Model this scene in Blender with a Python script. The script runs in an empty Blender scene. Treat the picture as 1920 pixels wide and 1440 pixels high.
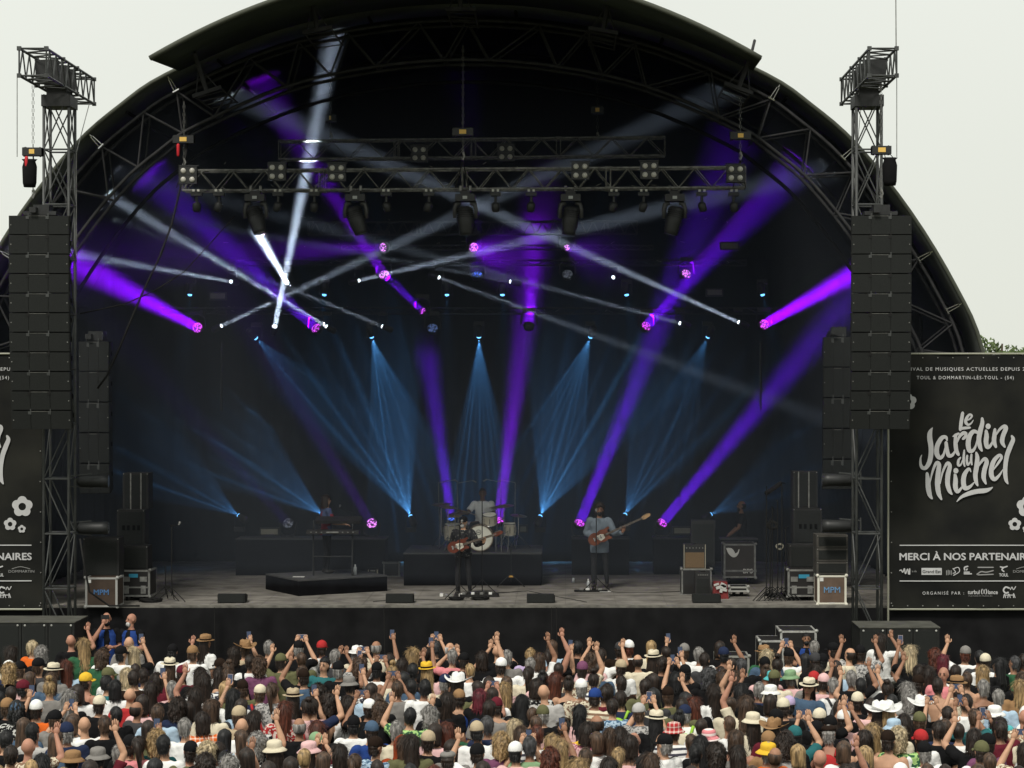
import bpy, math, random
from mathutils import Vector, Matrix, noise
R = random.Random(7)
C = bpy.context.scene.collection
sc = bpy.context.scene
V = Vector
# ---------------- camera ----------------
F = 4100.0          # focal length in photo pixels
VX, VY, CH = 1060.0, 720.0, 6.1
cam = bpy.data.cameras.new('camera'); co = bpy.data.objects.new('camera', cam); C.objects.link(co); sc.camera = co
co.location = (0, 0, CH); co.rotation_euler = (math.pi/2, 0, 0)
cam.lens = F*36/1920; cam.shift_x = -(VX-960)/1920; cam.clip_end = 1500
# ---------------- sky, sun, exposure ----------------
SUN_EL, SUN_AZ = 52, 200      # degrees; azimuth clockwise from +Y
w = bpy.data.worlds.new('World'); sc.world = w; w.use_nodes = True
nt = w.node_tree; bg = nt.nodes['Background']
sky = nt.nodes.new('ShaderNodeTexSky'); sky.sky_type = 'NISHITA'; sky.sun_disc = False
sky.sun_elevation = math.radians(SUN_EL); sky.sun_rotation = math.radians(SUN_AZ)
tc = nt.nodes.new('ShaderNodeTexCoord'); sp = nt.nodes.new('ShaderNodeSeparateXYZ')
nt.links.new(tc.outputs['Generated'], sp.inputs[0])
cr = nt.nodes.new('ShaderNodeValToRGB'); nt.links.new(sp.outputs[2], cr.inputs[0])
cr.color_ramp.elements[0].position = 0.0; cr.color_ramp.elements[0].color = (.77, .79, .71, 1)
cr.color_ramp.elements[1].position = 0.2; cr.color_ramp.elements[1].color = (.845, .87, .80, 1)
nz = nt.nodes.new('ShaderNodeTexNoise'); nz.inputs['Scale'].default_value = 3; nt.links.new(tc.outputs['Generated'], nz.inputs['Vector'])
mr = nt.nodes.new('ShaderNodeMapRange'); mr.inputs['To Min'].default_value = 9.5; mr.inputs['To Max'].default_value = 10.5
nt.links.new(nz.outputs[0], mr.inputs[0])
sc_ = nt.nodes.new('ShaderNodeVectorMath'); sc_.operation = 'SCALE'; nt.links.new(cr.outputs[0], sc_.inputs[0]); nt.links.new(mr.outputs[0], sc_.inputs['Scale'])
mx = nt.nodes.new('ShaderNodeMix'); mx.data_type = 'RGBA'; mx.inputs[0].default_value = .985
nt.links.new(sky.outputs[0], mx.inputs[6]); nt.links.new(sc_.outputs[0], mx.inputs[7]); nt.links.new(mx.outputs[2], bg.inputs[0])
bg.inputs[1].default_value = .1
sl = bpy.data.lights.new('sun', 'SUN'); sl.energy = 3.0; sl.angle = math.radians(14); sl.color = (1, .95, .86)
so = bpy.data.objects.new('sun', sl); C.objects.link(so)
_e, _a = math.radians(SUN_EL), math.radians(SUN_AZ)
sd = V((math.sin(_a)*math.cos(_e), math.cos(_a)*math.cos(_e), math.sin(_e)))
so.rotation_euler = sd.to_track_quat('Z', 'Y').to_euler()
sc.view_settings.view_transform = 'Standard'; sc.view_settings.look = 'None'
sc.view_settings.exposure = 0; sc.view_settings.gamma = 1
sc.cycles.use_denoising = True; sc.cycles.volume_bounces = 0; sc.cycles.max_bounces = 6
sc.cycles.volume_step_rate = 1; sc.cycles.sample_clamp_indirect = 4

# ---------------- helpers ----------------
def P(px, py, s): return V(((px-VX)/s, F/s, CH-(py-VY)/s))   # photo pixel at a plane of s pixels per metre
def X_(px, s): return (px-VX)/s
def Z_(py, s): return CH-(py-VY)/s
def Y_(s): return F/s

class MB:
    def __init__(s): s.v = []; s.f = []; s.m = []; s.mi = 0
    def add(s, vs, fs):
        b = len(s.v); s.v += [tuple(x) for x in vs]; s.f += [tuple(b+i for i in f) for f in fs]; s.m += [s.mi]*len(fs); return s
    def box(s, c, d, rot=None, top=None):
        hx, hy, hz = d[0]/2, d[1]/2, d[2]/2
        vs = []
        for z in (-hz, hz):
            k = 1 if (top is None or z < 0) else top
            for x, y in ((-hx, -hy), (hx, -hy), (hx, hy), (-hx, hy)): vs.append(V((x*k, y*k, z)))
        if rot is not None: vs = [rot @ v for v in vs]
        vs = [v+V(c) for v in vs]
        return s.add(vs, [(0, 3, 2, 1), (4, 5, 6, 7), (0, 1, 5, 4), (1, 2, 6, 5), (2, 3, 7, 6), (3, 0, 4, 7)])
    def bb(s, a, b): # box from corners
        a = V(a); b = V(b); return s.box((a+b)/2, [abs(b[i]-a[i]) for i in range(3)])
    def chain(s, pts, n=8, cap=True, flat=None):
        # pts [(p, r)], rings round a polyline; flat = (axis vector, factor)
        rings = []; L = len(pts); vs = []
        up0 = None
        for i, (p, r) in enumerate(pts):
            p = V(p); a = V(pts[max(0, i-1)][0]); b = V(pts[min(L-1, i+1)][0]); d = (b-a)
            if d.length < 1e-7: d = V((0, 0, 1))
            d.normalize()
            u = (up0 if up0 is not None else (V((1, 0, 0)) if abs(d.x) < .9 else V((0, 1, 0))))
            u = (u-d*u.dot(d)); u = u.normalized() if u.length > 1e-6 else d.orthogonal().normalized()
            up0 = u; w_ = d.cross(u)
            for k in range(n):
                t = 2*math.pi*k/n; vs.append(p+(u*math.cos(t)+w_*math.sin(t))*r)
        fs = []
        for i in range(L-1):
            for k in range(n):
                fs.append((i*n+k, i*n+(k+1) % n, (i+1)*n+(k+1) % n, (i+1)*n+k))
        if cap: fs.append(tuple(range(n-1, -1, -1))); fs.append(tuple((L-1)*n+k for k in range(n)))
        return s.add(vs, fs)
    def bar(s, a, b, r=.02, n=5, r2=None): return s.chain([(a, r), (b, r if r2 is None else r2)], n)
    def caps(s, a, b, r0, r1, n=10): # capsule
        a, b = V(a), V(b); d = (b-a).normalized()
        pts = [(a-d*r0, r0*.15), (a-d*r0*.7, r0*.7), (a, r0), (b, r1), (b+d*r1*.7, r1*.7), (b+d*r1, r1*.15)]
        return s.chain(pts, n)
    def ell(s, c, r, nu=12, nv=8, rot=None):
        c = V(c); vs = [V((0, 0, -r[2]))]
        for j in range(1, nv):
            ph = -math.pi/2+math.pi*j/nv
            for i in range(nu):
                t = 2*math.pi*i/nu; vs.append(V((r[0]*math.cos(ph)*math.cos(t), r[1]*math.cos(ph)*math.sin(t), r[2]*math.sin(ph))))
        vs.append(V((0, 0, r[2])))
        fs = [(0, 1+(i+1) % nu, 1+i) for i in range(nu)]
        for j in range(nv-2):
            for i in range(nu):
                a = 1+j*nu; fs.append((a+i, a+(i+1) % nu, a+nu+(i+1) % nu, a+nu+i))
        b = 1+(nv-2)*nu; fs += [(b+i, b+(i+1) % nu, b+nu) for i in range(nu)]
        if rot is not None: vs = [rot @ v for v in vs]
        return s.add([v+c for v in vs], fs)
    def rings(s, rr, n=16, cap=True): # rr [(z, rx, ry, cx, cy)]
        vs = []
        for z, rx, ry, cx, cy in rr:
            for k in range(n):
                t = 2*math.pi*k/n; vs.append((cx+rx*math.cos(t), cy+ry*math.sin(t), z))
        fs = [(i*n+k, i*n+(k+1) % n, (i+1)*n+(k+1) % n, (i+1)*n+k) for i in range(len(rr)-1) for k in range(n)]
        if cap: fs.append(tuple(range(n-1, -1, -1))); fs.append(tuple((len(rr)-1)*n+k for k in range(n)))
        return s.add(vs, fs)
    def poly(s, pts2, y0, y1): # outline in x,z extruded from y0 to y1
        n = len(pts2); vs = [(x, y0, z) for x, z in pts2]+[(x, y1, z) for x, z in pts2]
        fs = [tuple(range(n)), tuple(range(2*n-1, n-1, -1))]+[(i, n+i, n+(i+1) % n, (i+1) % n) for i in range(n)]
        return s.add(vs, fs)
    def mesh(s, name):
        me = bpy.data.meshes.new(name); me.from_pydata([tuple(v) for v in s.v], [], s.f); 
        if any(s.m): me.polygons.foreach_set('material_index', s.m)
        me.update(); return me
    def build(s, name, mat, parent=None, smooth=False, fix=True):
        off = wl(parent)
        s.v = [(v[0]-off[0], v[1]-off[1], v[2]-off[2]) for v in s.v]
        me = s.mesh(name)
        if fix: recalc(me)
        return link(name, me, mat, parent, smooth)

def recalc(me):
    import bmesh
    bm = bmesh.new(); bm.from_mesh(me); bmesh.ops.recalc_face_normals(bm, faces=bm.faces); bm.to_mesh(me); bm.free()
def wl(o):
    v = V((0, 0, 0))
    while o is not None: v += V(o.location); o = o.parent
    return v
def link(name, me, mat, parent=None, smooth=False):
    o = bpy.data.objects.new(name, me); C.objects.link(o)
    mats = mat if isinstance(mat, (list, tuple)) else [mat]
    for m in mats: me.materials.append(m)
    if smooth: me.polygons.foreach_set('use_smooth', [True]*len(me.polygons))
    if parent is not None: o.parent = parent
    return o
def tag(o, label, cat, group=None):
    o['label'] = label; o['category'] = cat
    if group: o['group'] = group
    return o
def thing(name, label, cat, loc=(0, 0, 0), group=None, rz=0):
    o = bpy.data.objects.new(name, None); C.objects.link(o); o.location = loc; o.rotation_euler = (0, 0, rz); o.empty_display_size = .2
    return tag(o, label, cat, group)
def ctree(o, parent=None):
    c = o.copy(); C.objects.link(c); c.parent = parent
    for ch in list(o.children): ctree(ch, c)
    return c
def kind(o, k): o['kind'] = k; return o

# ---------------- materials ----------------
MC = {}
def mat(name, col, rough=.7, metal=0, spec=.3, noise_=0, scale=8, bump=0, bscale=60, emis=None, estr=0, sheen=0):
    if name in MC: return MC[name]
    m = bpy.data.materials.new(name); m.use_nodes = True; t = m.node_tree; b = t.nodes['Principled BSDF']
    b.inputs['Base Color'].default_value = (*col, 1); b.inputs['Roughness'].default_value = rough
    b.inputs['Metallic'].default_value = metal; b.inputs['Specular IOR Level'].default_value = spec
    if noise_ or bump:
        c = t.nodes.new('ShaderNodeTexCoord')
    if noise_:
        n = t.nodes.new('ShaderNodeTexNoise'); n.inputs['Scale'].default_value = scale; n.inputs['Detail'].default_value = 5
        t.links.new(c.outputs['Object'], n.inputs['Vector'])
        r = t.nodes.new('ShaderNodeMapRange'); r.inputs[1].default_value = .3; r.inputs[2].default_value = .7
        r.inputs[3].default_value = 1-noise_; r.inputs[4].default_value = 1+noise_; t.links.new(n.outputs[0], r.inputs[0])
        k = t.nodes.new('ShaderNodeVectorMath'); k.operation = 'SCALE'; k.inputs[0].default_value = col; t.links.new(r.outputs[0], k.inputs['Scale'])
        t.links.new(k.outputs[0], b.inputs['Base Color'])
    if bump:
        n2 = t.nodes.new('ShaderNodeTexNoise'); n2.inputs['Scale'].default_value = bscale; n2.inputs['Detail'].default_value = 3
        t.links.new(c.outputs['Object'], n2.inputs['Vector'])
        bp = t.nodes.new('ShaderNodeBump'); bp.inputs['Strength'].default_value = bump; bp.inputs['Distance'].default_value = .02
        t.links.new(n2.outputs[0], bp.inputs['Height']); t.links.new(bp.outputs[0], b.inputs['Normal'])
    if emis:
        b.inputs['Emission Color'].default_value = (*emis, 1); b.inputs['Emission Strength'].default_value = estr
    MC[name] = m; return m
def two(name, c1, c2, kind_='vor', scale=14, thr=.5, rough=.8):
    """two-colour printed cloth: blotches, stripes or checks"""
    if name in MC: return MC[name]
    m = bpy.data.materials.new(name); m.use_nodes = True; t = m.node_tree; b = t.nodes['Principled BSDF']; b.inputs['Roughness'].default_value = rough
    b.inputs['Specular IOR Level'].default_value = .15
    c = t.nodes.new('ShaderNodeTexCoord'); mxn = t.nodes.new('ShaderNodeMix'); mxn.data_type = 'RGBA'
    mxn.inputs[6].default_value = (*c1, 1); mxn.inputs[7].default_value = (*c2, 1)
    if kind_ == 'vor':
        v = t.nodes.new('ShaderNodeTexNoise'); v.inputs['Scale'].default_value = scale; v.inputs['Detail'].default_value = 1
        t.links.new(c.outputs['Object'], v.inputs['Vector']); out = v.outputs[0]
        g = t.nodes.new('ShaderNodeMath'); g.operation = 'GREATER_THAN'; g.inputs[1].default_value = thr; t.links.new(out, g.inputs[0]); fac = g.outputs[0]
    else:
        s_ = t.nodes.new('ShaderNodeSeparateXYZ'); t.links.new(c.outputs['Object'], s_.inputs[0])
        def wave(o):
            a = t.nodes.new('ShaderNodeMath'); a.operation = 'MULTIPLY'; a.inputs[1].default_value = scale*6.28; t.links.new(o, a.inputs[0])
            z = t.nodes.new('ShaderNodeMath'); z.operation = 'SINE'; t.links.new(a.outputs[0], z.inputs[0])
            g = t.nodes.new('ShaderNodeMath'); g.operation = 'GREATER_THAN'; g.inputs[1].default_value = thr; t.links.new(z.outputs[0], g.inputs[0]); return g.outputs[0]
        fac = wave(s_.outputs[2])
        if kind_ == 'check':
            f2 = wave(s_.outputs[0]); a = t.nodes.new('ShaderNodeMath'); a.operation = 'ADD'; t.links.new(fac, a.inputs[0]); t.links.new(f2, a.inputs[1])
            h = t.nodes.new('ShaderNodeMath'); h.operation = 'MULTIPLY'; h.inputs[1].default_value = .5; t.links.new(a.outputs[0], h.inputs[0]); fac = h.outputs[0]
    t.links.new(fac, mxn.inputs[0]); t.links.new(mxn.outputs[2], b.inputs['Base Color']); MC[name] = m; return m

DRAPE = mat('black drape', (.0045, .005, .0055), .95, spec=.02, noise_=.3, scale=1.5)
TARPF = mat('sky-lit rim tarpaulin', (.075, .082, .076), .95, spec=.01, noise_=.35, scale=.6, bump=.3, bscale=3)  # lighter copy of the roof tarpaulin, sky light painted into its colour
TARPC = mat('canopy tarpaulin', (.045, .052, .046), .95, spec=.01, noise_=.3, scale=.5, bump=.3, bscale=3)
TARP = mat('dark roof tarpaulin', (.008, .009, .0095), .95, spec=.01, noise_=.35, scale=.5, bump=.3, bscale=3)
EDGE = mat('canopy edge trim', (.06, .065, .05), .7)
BLKM = mat('black metal', (.018, .019, .020), .5, metal=0, spec=.4, noise_=.3, scale=6)
TRUSSM = mat('dark truss metal', (.055, .058, .058), .5, spec=.3, noise_=.3, scale=5)
TRUSSW = mat('worn truss metal', (.14, .14, .13), .45, spec=.5, noise_=.6, scale=9)
ARCHM = mat('arch truss aluminium', (.038, .038, .04), .9, spec=.04, noise_=.3, scale=4)
BOXM = mat('speaker box paint', (.014, .015, .0145), .75, spec=.25, noise_=.25, scale=7)
GRILLE = mat('speaker grille', (.0145, .016, .0155), .8, spec=.2, noise_=.3, scale=90)
SEAM = mat('dark gap', (.004, .004, .004), .9, spec=.05)
ALU = mat('scuffed aluminium edge', (.42, .42, .40), .4, metal=.3, spec=.5, noise_=.3, scale=20)
DULL = mat('dull steel', (.22, .22, .21), .4, metal=.4, noise_=.3, scale=12)
CHROME = mat('chrome', (.6, .6, .6), .2, metal=.9)
RUBBER = mat('black rubber', (.012, .012, .012), .7, spec=.2)
RIBK = mat('matte black rib', (.012, .012, .013), .95, spec=.0)
CLOTHK = mat('black stage cloth', (.012, .012, .013), .95, spec=.03, noise_=.3, scale=2, bump=.6, bscale=2)
# ================= SETTING =================
GM = mat('trampled grass', (.07, .075, .035), .95, spec=.1, noise_=.5, scale=1.2, bump=.6, bscale=20)
m = MB(); m.add([(-400, -200, 0), (400, -200, 0), (400, 900, 0), (-400, 900, 0)], [(0, 1, 2, 3)])
kind(m.build('ground', GM), 'structure')
def leafcloud(m, c, r, n, sz):
    for _ in range(n):
        while True:
            d = V((R.uniform(-1, 1), R.uniform(-1, 1), R.uniform(-1, 1)))
            if d.length < 1: break
        if noise.noise(V((d*1.7+V(c)))) < -.12: continue
        p = V(c)+V((d.x*r[0], d.y*r[1], d.z*r[2])); a = V((R.gauss(0, 1), R.gauss(0, 1), R.gauss(0, 1))).normalized(); b = a.orthogonal().normalized()
        s = sz*R.uniform(.6, 1.3); m.add([p-a*s, p+b*s*.5, p+a*s, p-b*s*.5], [(0, 1, 2, 3)])
LEAF = mat('tree leaves', (.07, .10, .035), .7, spec=.2, noise_=.5, scale=1.5)
BARK = mat('tree bark', (.08, .06, .04), .9)
def tree(x, y, h, rw, label, n):
    t = thing('tree', label, 'tree', (x, y, 0), 'trees behind the stage')
    m = MB(); m.chain([((x, y, 0), .22), ((x+.1, y, h*.4), .16), ((x-.1, y, h*.7), .1), ((x, y, h*.92), .03)], 8)
    for k in range(7):
        a = R.uniform(0, 6.28); z = h*R.uniform(.45, .8); m.bar((x, y, z), (x+math.cos(a)*rw*.7, y+math.sin(a)*rw*.7, z+h*.14), .06, 5, .015)
    m.build('trunk', BARK, t)
    m = MB()
    for k in range(9):
        a = R.uniform(0, 6.28); q = R.uniform(.2, .65)
        leafcloud(m, (x+math.cos(a)*rw*q, y+math.sin(a)*rw*q, h*R.uniform(.55, .88)), (rw*.5, rw*.5, h*.12), n//9, .11)
    m.build('crown', LEAF, t, fix=False)
tree(X_(1868, 56)+.2, Y_(56), 8.1, 2.2, 'bushy green tree rising behind the right end of the stage roof', 9000)
tree(X_(1905, 52)+1.2, Y_(52), 7.8, 1.9, 'lower green tree beyond the banner at the far right edge', 7000)
tree(X_(-10, 60), Y_(60), 10.3, 1.6, 'green treetop showing past the left end of the stage roof', 5000)

# ================= STAGE =================
SX = -2.0; YF = Y_(95.5); YB = Y_(77); ZS = 1.75; YA = Y_(93)
prof = [(10.95, 0), (10.9, 2), (10.75, 4.3), (10.39, 6.75), (9.85, 8.04), (8.94, 9.54), (7.86, 10.9), (6.95, 11.7), (6.03, 12.32), (4.0, 13.2), (2.0, 13.65), (0, 13.8)]
def smooth_prof(pr, k=4):
    out = []
    for i in range(len(pr)-1):
        p0 = V(pr[max(i-1, 0)]); p1 = V(pr[i]); p2 = V(pr[i+1]); p3 = V(pr[min(i+2, len(pr)-1)])
        if i == len(pr)-2: p3 = V((-p1.x, p1.y))
        for j in range(k):
            t = j/k; out.append(.5*((2*p1)+(-p0+p2)*t+(2*p0-5*p1+4*p2-p3)*t*t+(-p0+3*p1-3*p2+p3)*t**3))
    return out
right = smooth_prof(prof); full = right+[V((0, 13.8))]+[V((-p.x, p.y)) for p in reversed(right)]
def offset(pl, d):
    out = []
    for i, p in enumerate(pl):
        a = pl[max(i-1, 0)]; b = pl[min(i+1, len(pl)-1)]; t = (b-a).normalized(); nrm = V((t.y, -t.x))
        out.append(p+nrm*d)
    return out
roof = thing('stage_roof', 'huge black arched stage roof with lattice ribs over the stage', 'stage roof', (SX, YA, 0))
def sheet(pl, y0, y1, pl2=None, th=.05):
    m = MB(); pl2 = pl2 or pl; n = len(pl); vs = []
    o1 = offset(pl, th); o2 = offset(pl2, th)
    for a, b, y in ((pl, None, y0), (pl2, None, y1), (o1, None, y0), (o2, None, y1)):
        vs += [(SX+p.x, y, p.y) for p in a]
    fs = []
    for i in range(n-1):
        fs += [(i, i+1, n+i+1, n+i), (2*n+i, 3*n+i, 3*n+i+1, 2*n+i+1), (i, 2*n+i, 2*n+i+1, i+1), (n+i, n+i+1, 3*n+i+1, 3*n+i)]
    fs += [(0, n, 3*n, 2*n), (n-1, 3*n-1, 4*n-1, 2*n-1)]
    m.add(vs, fs); return m
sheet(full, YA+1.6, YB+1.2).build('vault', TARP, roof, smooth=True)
sheet(full, YA, YA+1.6).build('lit_vault_front', TARPF, roof, smooth=True)  # front strip of the same vault, brightened by colour as if sky-lit
# edge roll along the front of the vault
m = MB(); m.chain([((SX+p.x, YA-.02, p.y), .045) for p in offset(full, .02)], 6); m.build('edge_rope', EDGE, roof, smooth=True)
# forward eyebrow canopy
cf = [V((x, 13.63-x*x/19)) for x in [5.56-11.12*i/40 for i in range(41)]]
cb = []
for p in cf:
    x = p.x*1.04; z = 13.8
    for a, b in zip(full, full[1:]):
        if a.x >= x >= b.x: t = (a.x-x)/max(a.x-b.x, 1e-6); z = a.y+(b.y-a.y)*t
    cb.append(V((x, z-.03)))
YC = Y_(103)
sheet(cf, YC, YA+.02, cb, .04).build('canopy', TARPC, roof, smooth=True)
m = MB(); m.chain([((SX+p.x, YC-.03, p.y+.02), .05) for p in cf], 6); m.build('canopy_edge', EDGE, roof, smooth=True)
# arch truss: chords 0.3 and 1.1 inside the edge, twice in depth
for dy in (.25, .95):
    oc = offset(full, -.32); ic = offset(full, -1.12)
    for cpl in (oc, ic):
        m = MB(); m.chain([((SX+p.x, YA+dy, p.y), .035) for p in cpl[8:-8]], 6); m.build('rib_chord', ARCHM, roof, smooth=True)
    m = MB(); idx = list(range(9, len(full)-9, 2))
    L = 0; pts = []
    for q in range(9, len(full)-9):
        pts.append((q, L)); L += (oc[q+1]-oc[q]).length
    k = 0; nxt = 0; side = 0; last = None
    for q, l in pts:
        if l >= nxt:
            p = (oc if side == 0 else ic)[q]; p3 = V((SX+p.x, YA+dy, p.y))
            if last is not None: m.bar(last, p3, .02)
            last = p3; side ^= 1; nxt += .78 if side else .42
    m.build('rib_lattice', ARCHM, roof)
m = MB(); ic = offset(full, -1.25); m.chain([((SX+p.x, YA+2.6, p.y), .04) for p in ic[8:-8]], 6); m.build('rear_rib', RIBK, roof, smooth=True)
m = MB(); ic = offset(full, -.35); m.chain([((SX+p.x, YA+4.6, p.y), .04) for p in ic[8:-8]], 6); m.build('rear_rib', RIBK, roof, smooth=True)
# fabric tensioners
def near(pl, px, py):
    return min(range(1, len(pl)-1), key=lambda i: (VX+(SX+pl[i].x)*93-px)**2+(VY-(pl[i].y-CH)*93-py)**2)
oc = offset(full, -.32); eg = offset(full, -.06)
for px, py in ((316, 175), (184, 285), (8, 490), (1442, 168), (1582, 282), (1748, 490), (1795, 585)):
    i = near(oc, px, py); a = V((SX+oc[i].x, YA+.18, oc[i].y)); b = V((SX+eg[i].x, YA+.12, eg[i].y)); t = (oc[i+1]-oc[i]).normalized(); t3 = V((t.x, 0, t.y))*.035
    m = MB(); m.bar(a+t3, b+t3*.6, .011); m.bar(a-t3, b-t3*.6, .011); m.bar(a-t3*2, a+t3*2, .02); m.bar(b, b+(b-a)*.35, .018); m.build('tensioner', CHROME, roof)
# hanging brackets under the canopy
for px, py in ((388, 172), (595, 56), (863, 17), (1131, 57), (1385, 165)):
    s = 98; p = P(px, py, s); ang = -(p.x-SX)/9.5*.62; up = V((-math.sin(ang), 0, math.cos(ang))); tn = V((math.cos(ang), 0, math.sin(ang)))
    m = MB(); m.box(p, (.58, .07, .07), Matrix.Rotation(-ang, 3, 'Y')); top = p+up*.75
    m.bar(p, top, .045, 6); m.bar(p-tn*.22, p+up*.5, .012); m.bar(p+tn*.22, p+up*.5, .012)
    m.bar(p-tn*.26+V((0, 2.2, 0)), p-tn*.26, .02); m.bar(p+tn*.26+V((0, 2.2, 0)), p+tn*.26, .02)
    for k in range(4): m.bar(p-tn*.26+V((0, .3+k*.55, 0)), p+tn*.26+V((0, .5+k*.55, 0)), .014)
    m.bar(top, top+up*.35+V((0, .8, 0)), .03); m.build('canopy_bracket', ARCHM, roof)
# faint purlins across the inside of the vault
for q in (12, 18, 24, 30, 36, 42, 48, 54, 60, 66, 72, 78):
    if q < len(full):
        p = offset(full, -.12)[q]; MB().bar((SX+p.x, YA+.2, p.y), (SX+p.x, YB+1, p.y), .035).build('purlin', RIBK, roof)

# black drapes: back wall and wings (with folds)
def drape(x0, x1, y, z0, z1, label, name='backdrop', axis='x', amp=.07, step=.12):
    t = MB(); n = max(2, int(abs(x1-x0)/step)); vs = []
    for i in range(n+1):
        u = x0+(x1-x0)*i/n; f = amp*math.sin(i*1.3+math.sin(i*.37)*2)
        for z in (z0, z1):
            for th in (0, .03):
                vs.append((u, y+f+th, z) if axis == 'x' else (y+f+th, u, z))
    fs = []
    for i in range(n):
        a = i*4; b = a+4; fs += [(a, b, b+2, a+2), (a+1, a+3, b+3, b+1), (a, a+1, b+1, b), (a+2, b+2, b+3, a+3)]
    fs += [(0, 2, 3, 1), (n*4, n*4+1, n*4+3, n*4+2)]
    t.add(vs, fs); return tag(t.build(name, DRAPE, smooth=True), label, 'drape')
zt = 13.6
m = MB(); ip = offset(full, .01); m.poly([(SX+p.x, p.y) for p in ip], YB+.44, YB+.5)
tag(m.build('back_wall', DRAPE), 'black tarpaulin wall closing the rear of the arched roof', 'drape')
drape(SX-9.3, SX+9.2, YB+.3, ZS, 9.2, 'pleated black backdrop hanging across the back of the stage')
drape(YF+2.2, YB, SX-9.35, ZS, 7.6, 'black wing curtain along the left side of the stage', axis='y')
drape(YF+2.2, YB, SX+9.3, ZS, 7.6, 'black wing curtain along the right side of the stage', axis='y')
# deck
DECK = mat('worn plywood deck', (.165, .155, .14), .85, spec=.04, noise_=.35, scale=2.5, bump=.15, bscale=30)
stg = thing('stage', 'raised grey plywood stage deck with black cloth front', 'stage', (SX, YF, 0))
m = MB(); m.bb((SX-9.5, YF, ZS-.12), (SX+9.5, YB+.6, ZS)); m.build('deck', DECK, stg)
m = MB()
for k in range(1, 9): m.bb((SX-8.5, YF+k*1.0, ZS+.001), (SX+8.3, YF+k*1.0+.007, ZS+.003))
for k in range(-8, 9): m.bb((SX+k, YF+.02, ZS+.0035), (SX+k+.004, YB+.5, ZS+.0045))
m.build('deck_joint', mat('deck joint', (.06, .055, .05), .9), stg)
MB().bb((SX-9.5, YF-.02, ZS-.04), (SX+9.4, YF-.002, ZS+.005)).build('deck_edge', mat('deck edge', (.13, .125, .11), .6, noise_=.4, scale=6), stg)
m = MB(); vs = []; n = 420
for i in range(n+1):
    x = SX-13+24.5*i/n; f = .02*math.sin(i*.9)*(.3+abs(noise.noise(V((x*.35, 0, 3)))*3)); k = noise.noise(V((x*.8, 0, 0)))
    for z in (0, .5, 1.1, ZS-.045): vs.append((x, YF-.05-f*(1-z/2.4)-.03*k, z+.0))
m.add(vs, [(i*4+j, i*4+4+j, i*4+5+j, i*4+1+j) for i in range(n) for j in range(3)]); m.build('skirt', CLOTHK, stg, smooth=True)
for px in (402, 720, 1034, 1043): MB().bar(P(px, 1139, 96.2), P(px+3, 1290, 96.2), .011).build('cable', RUBBER, stg)
m = MB(); m.bb((SX-13, YF+.1, 0), (SX+11.5, YF+6, 1.6)); m.build('substructure', DRAPE, stg)
# haze inside the stage house
hz = bpy.data.materials.new('stage haze'); hz.use_nodes = True; t = hz.node_tree; t.nodes.clear()
vv = t.nodes.new('ShaderNodeVolumePrincipled'); oo = t.nodes.new('ShaderNodeOutputMaterial'); t.links.new(vv.outputs[0], oo.inputs['Volume'])
vv.inputs['Density'].default_value = .065; vv.inputs['Color'].default_value = (.22, .25, .30, 1); vv.inputs['Anisotropy'].default_value = 0
hz.cycles.volume_sampling = 'EQUIANGULAR'
LAMPS = []
# ================= TRUSSES, TOWERS =================
def lattice(m, a, b, u, w_, bays, r=.012):
    """zigzags on four sides of a box truss from a to b; u, w_ are the cross-section vectors"""
    a, b = V(a), V(b)
    c0 = [a, a+u, a+u+w_, a+w_]; c1 = [b, b+u, b+u+w_, b+w_]
    for i, j in ((0, 1), (3, 2), (1, 2), (0, 3)):
        for k in range(bays):
            t0, t1, t2 = k/bays, (k+.5)/bays, (k+1)/bays
            p = c0[i].lerp(c1[i], t0); q = c0[j].lerp(c1[j], t1); s_ = c0[i].lerp(c1[i], t2)
            m.bar(p, q, r, 4); m.bar(q, s_, r, 4)
        for t0 in (0, 1): m.bar(c0[i].lerp(c1[i], t0), c0[j].lerp(c1[j], t0), r*1.1, 4)
def truss(a, b, u, w_, bays, label, mt=TRUSSM, r=.025, group=None, mids=()):
    a, b, u, w_ = V(a), V(b), V(u), V(w_)
    t = thing('truss', label, 'truss', a, group)
    for c in (V((0, 0, 0)), u, u+w_, w_):
        MB().bar(a+c, b+c, r, 7).build('chord', mt, t, smooth=False)
    m = MB(); lattice(m, a, b, u, w_, bays, r*.5)
    for q in mids:
        c = a.lerp(b, q); d = (b-a).normalized()*.09
        for e in (c, c+d):
            m.bar(e, e+u, r*.5, 4); m.bar(e+u, e+u+w_, r*.5, 4); m.bar(e+w_, e+u+w_, r*.5, 4); m.bar(e, e+w_, r*.5, 4)
        for cc in (V((0, 0, 0)), u, u+w_, w_): m.bar(c+cc-d*.3, c+cc+d*1.3, r*1.5, 6)
    m.build('lattice', mt, t); return t
def hang(x, y, z0, z1, px=None): return None
FT = 92.5
truss(P(342, 357, FT-1), P(1398, 351, FT+.3), (0, 0, .41), (0, .4, 0), 17, 'long front lighting truss hung across the stage opening', TRUSSW, .024, mids=(.245, .5, .755))
truss(P(522, 298, 86), P(1247, 291, 86.6), (0, 0, .40), (0, .4, 0), 11, 'upper black truss hanging behind the front lighting truss', TRUSSW, .022, mids=(.3, .5, .72))
truss(P(577, 440, 79), P(1195, 438, 79), (0, 0, .30), (0, .3, 0), 26, 'low dark truss visible beneath the big moving heads', TRUSSM, .018, mids=(.33, .58, .9))
truss(P(640, 468, 79.2), P(1225, 468, 79.2), (0, 0, .10), (0, .12, 0), 18, 'shallow ladder truss directly under the low dark truss', TRUSSM, .016)
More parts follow.
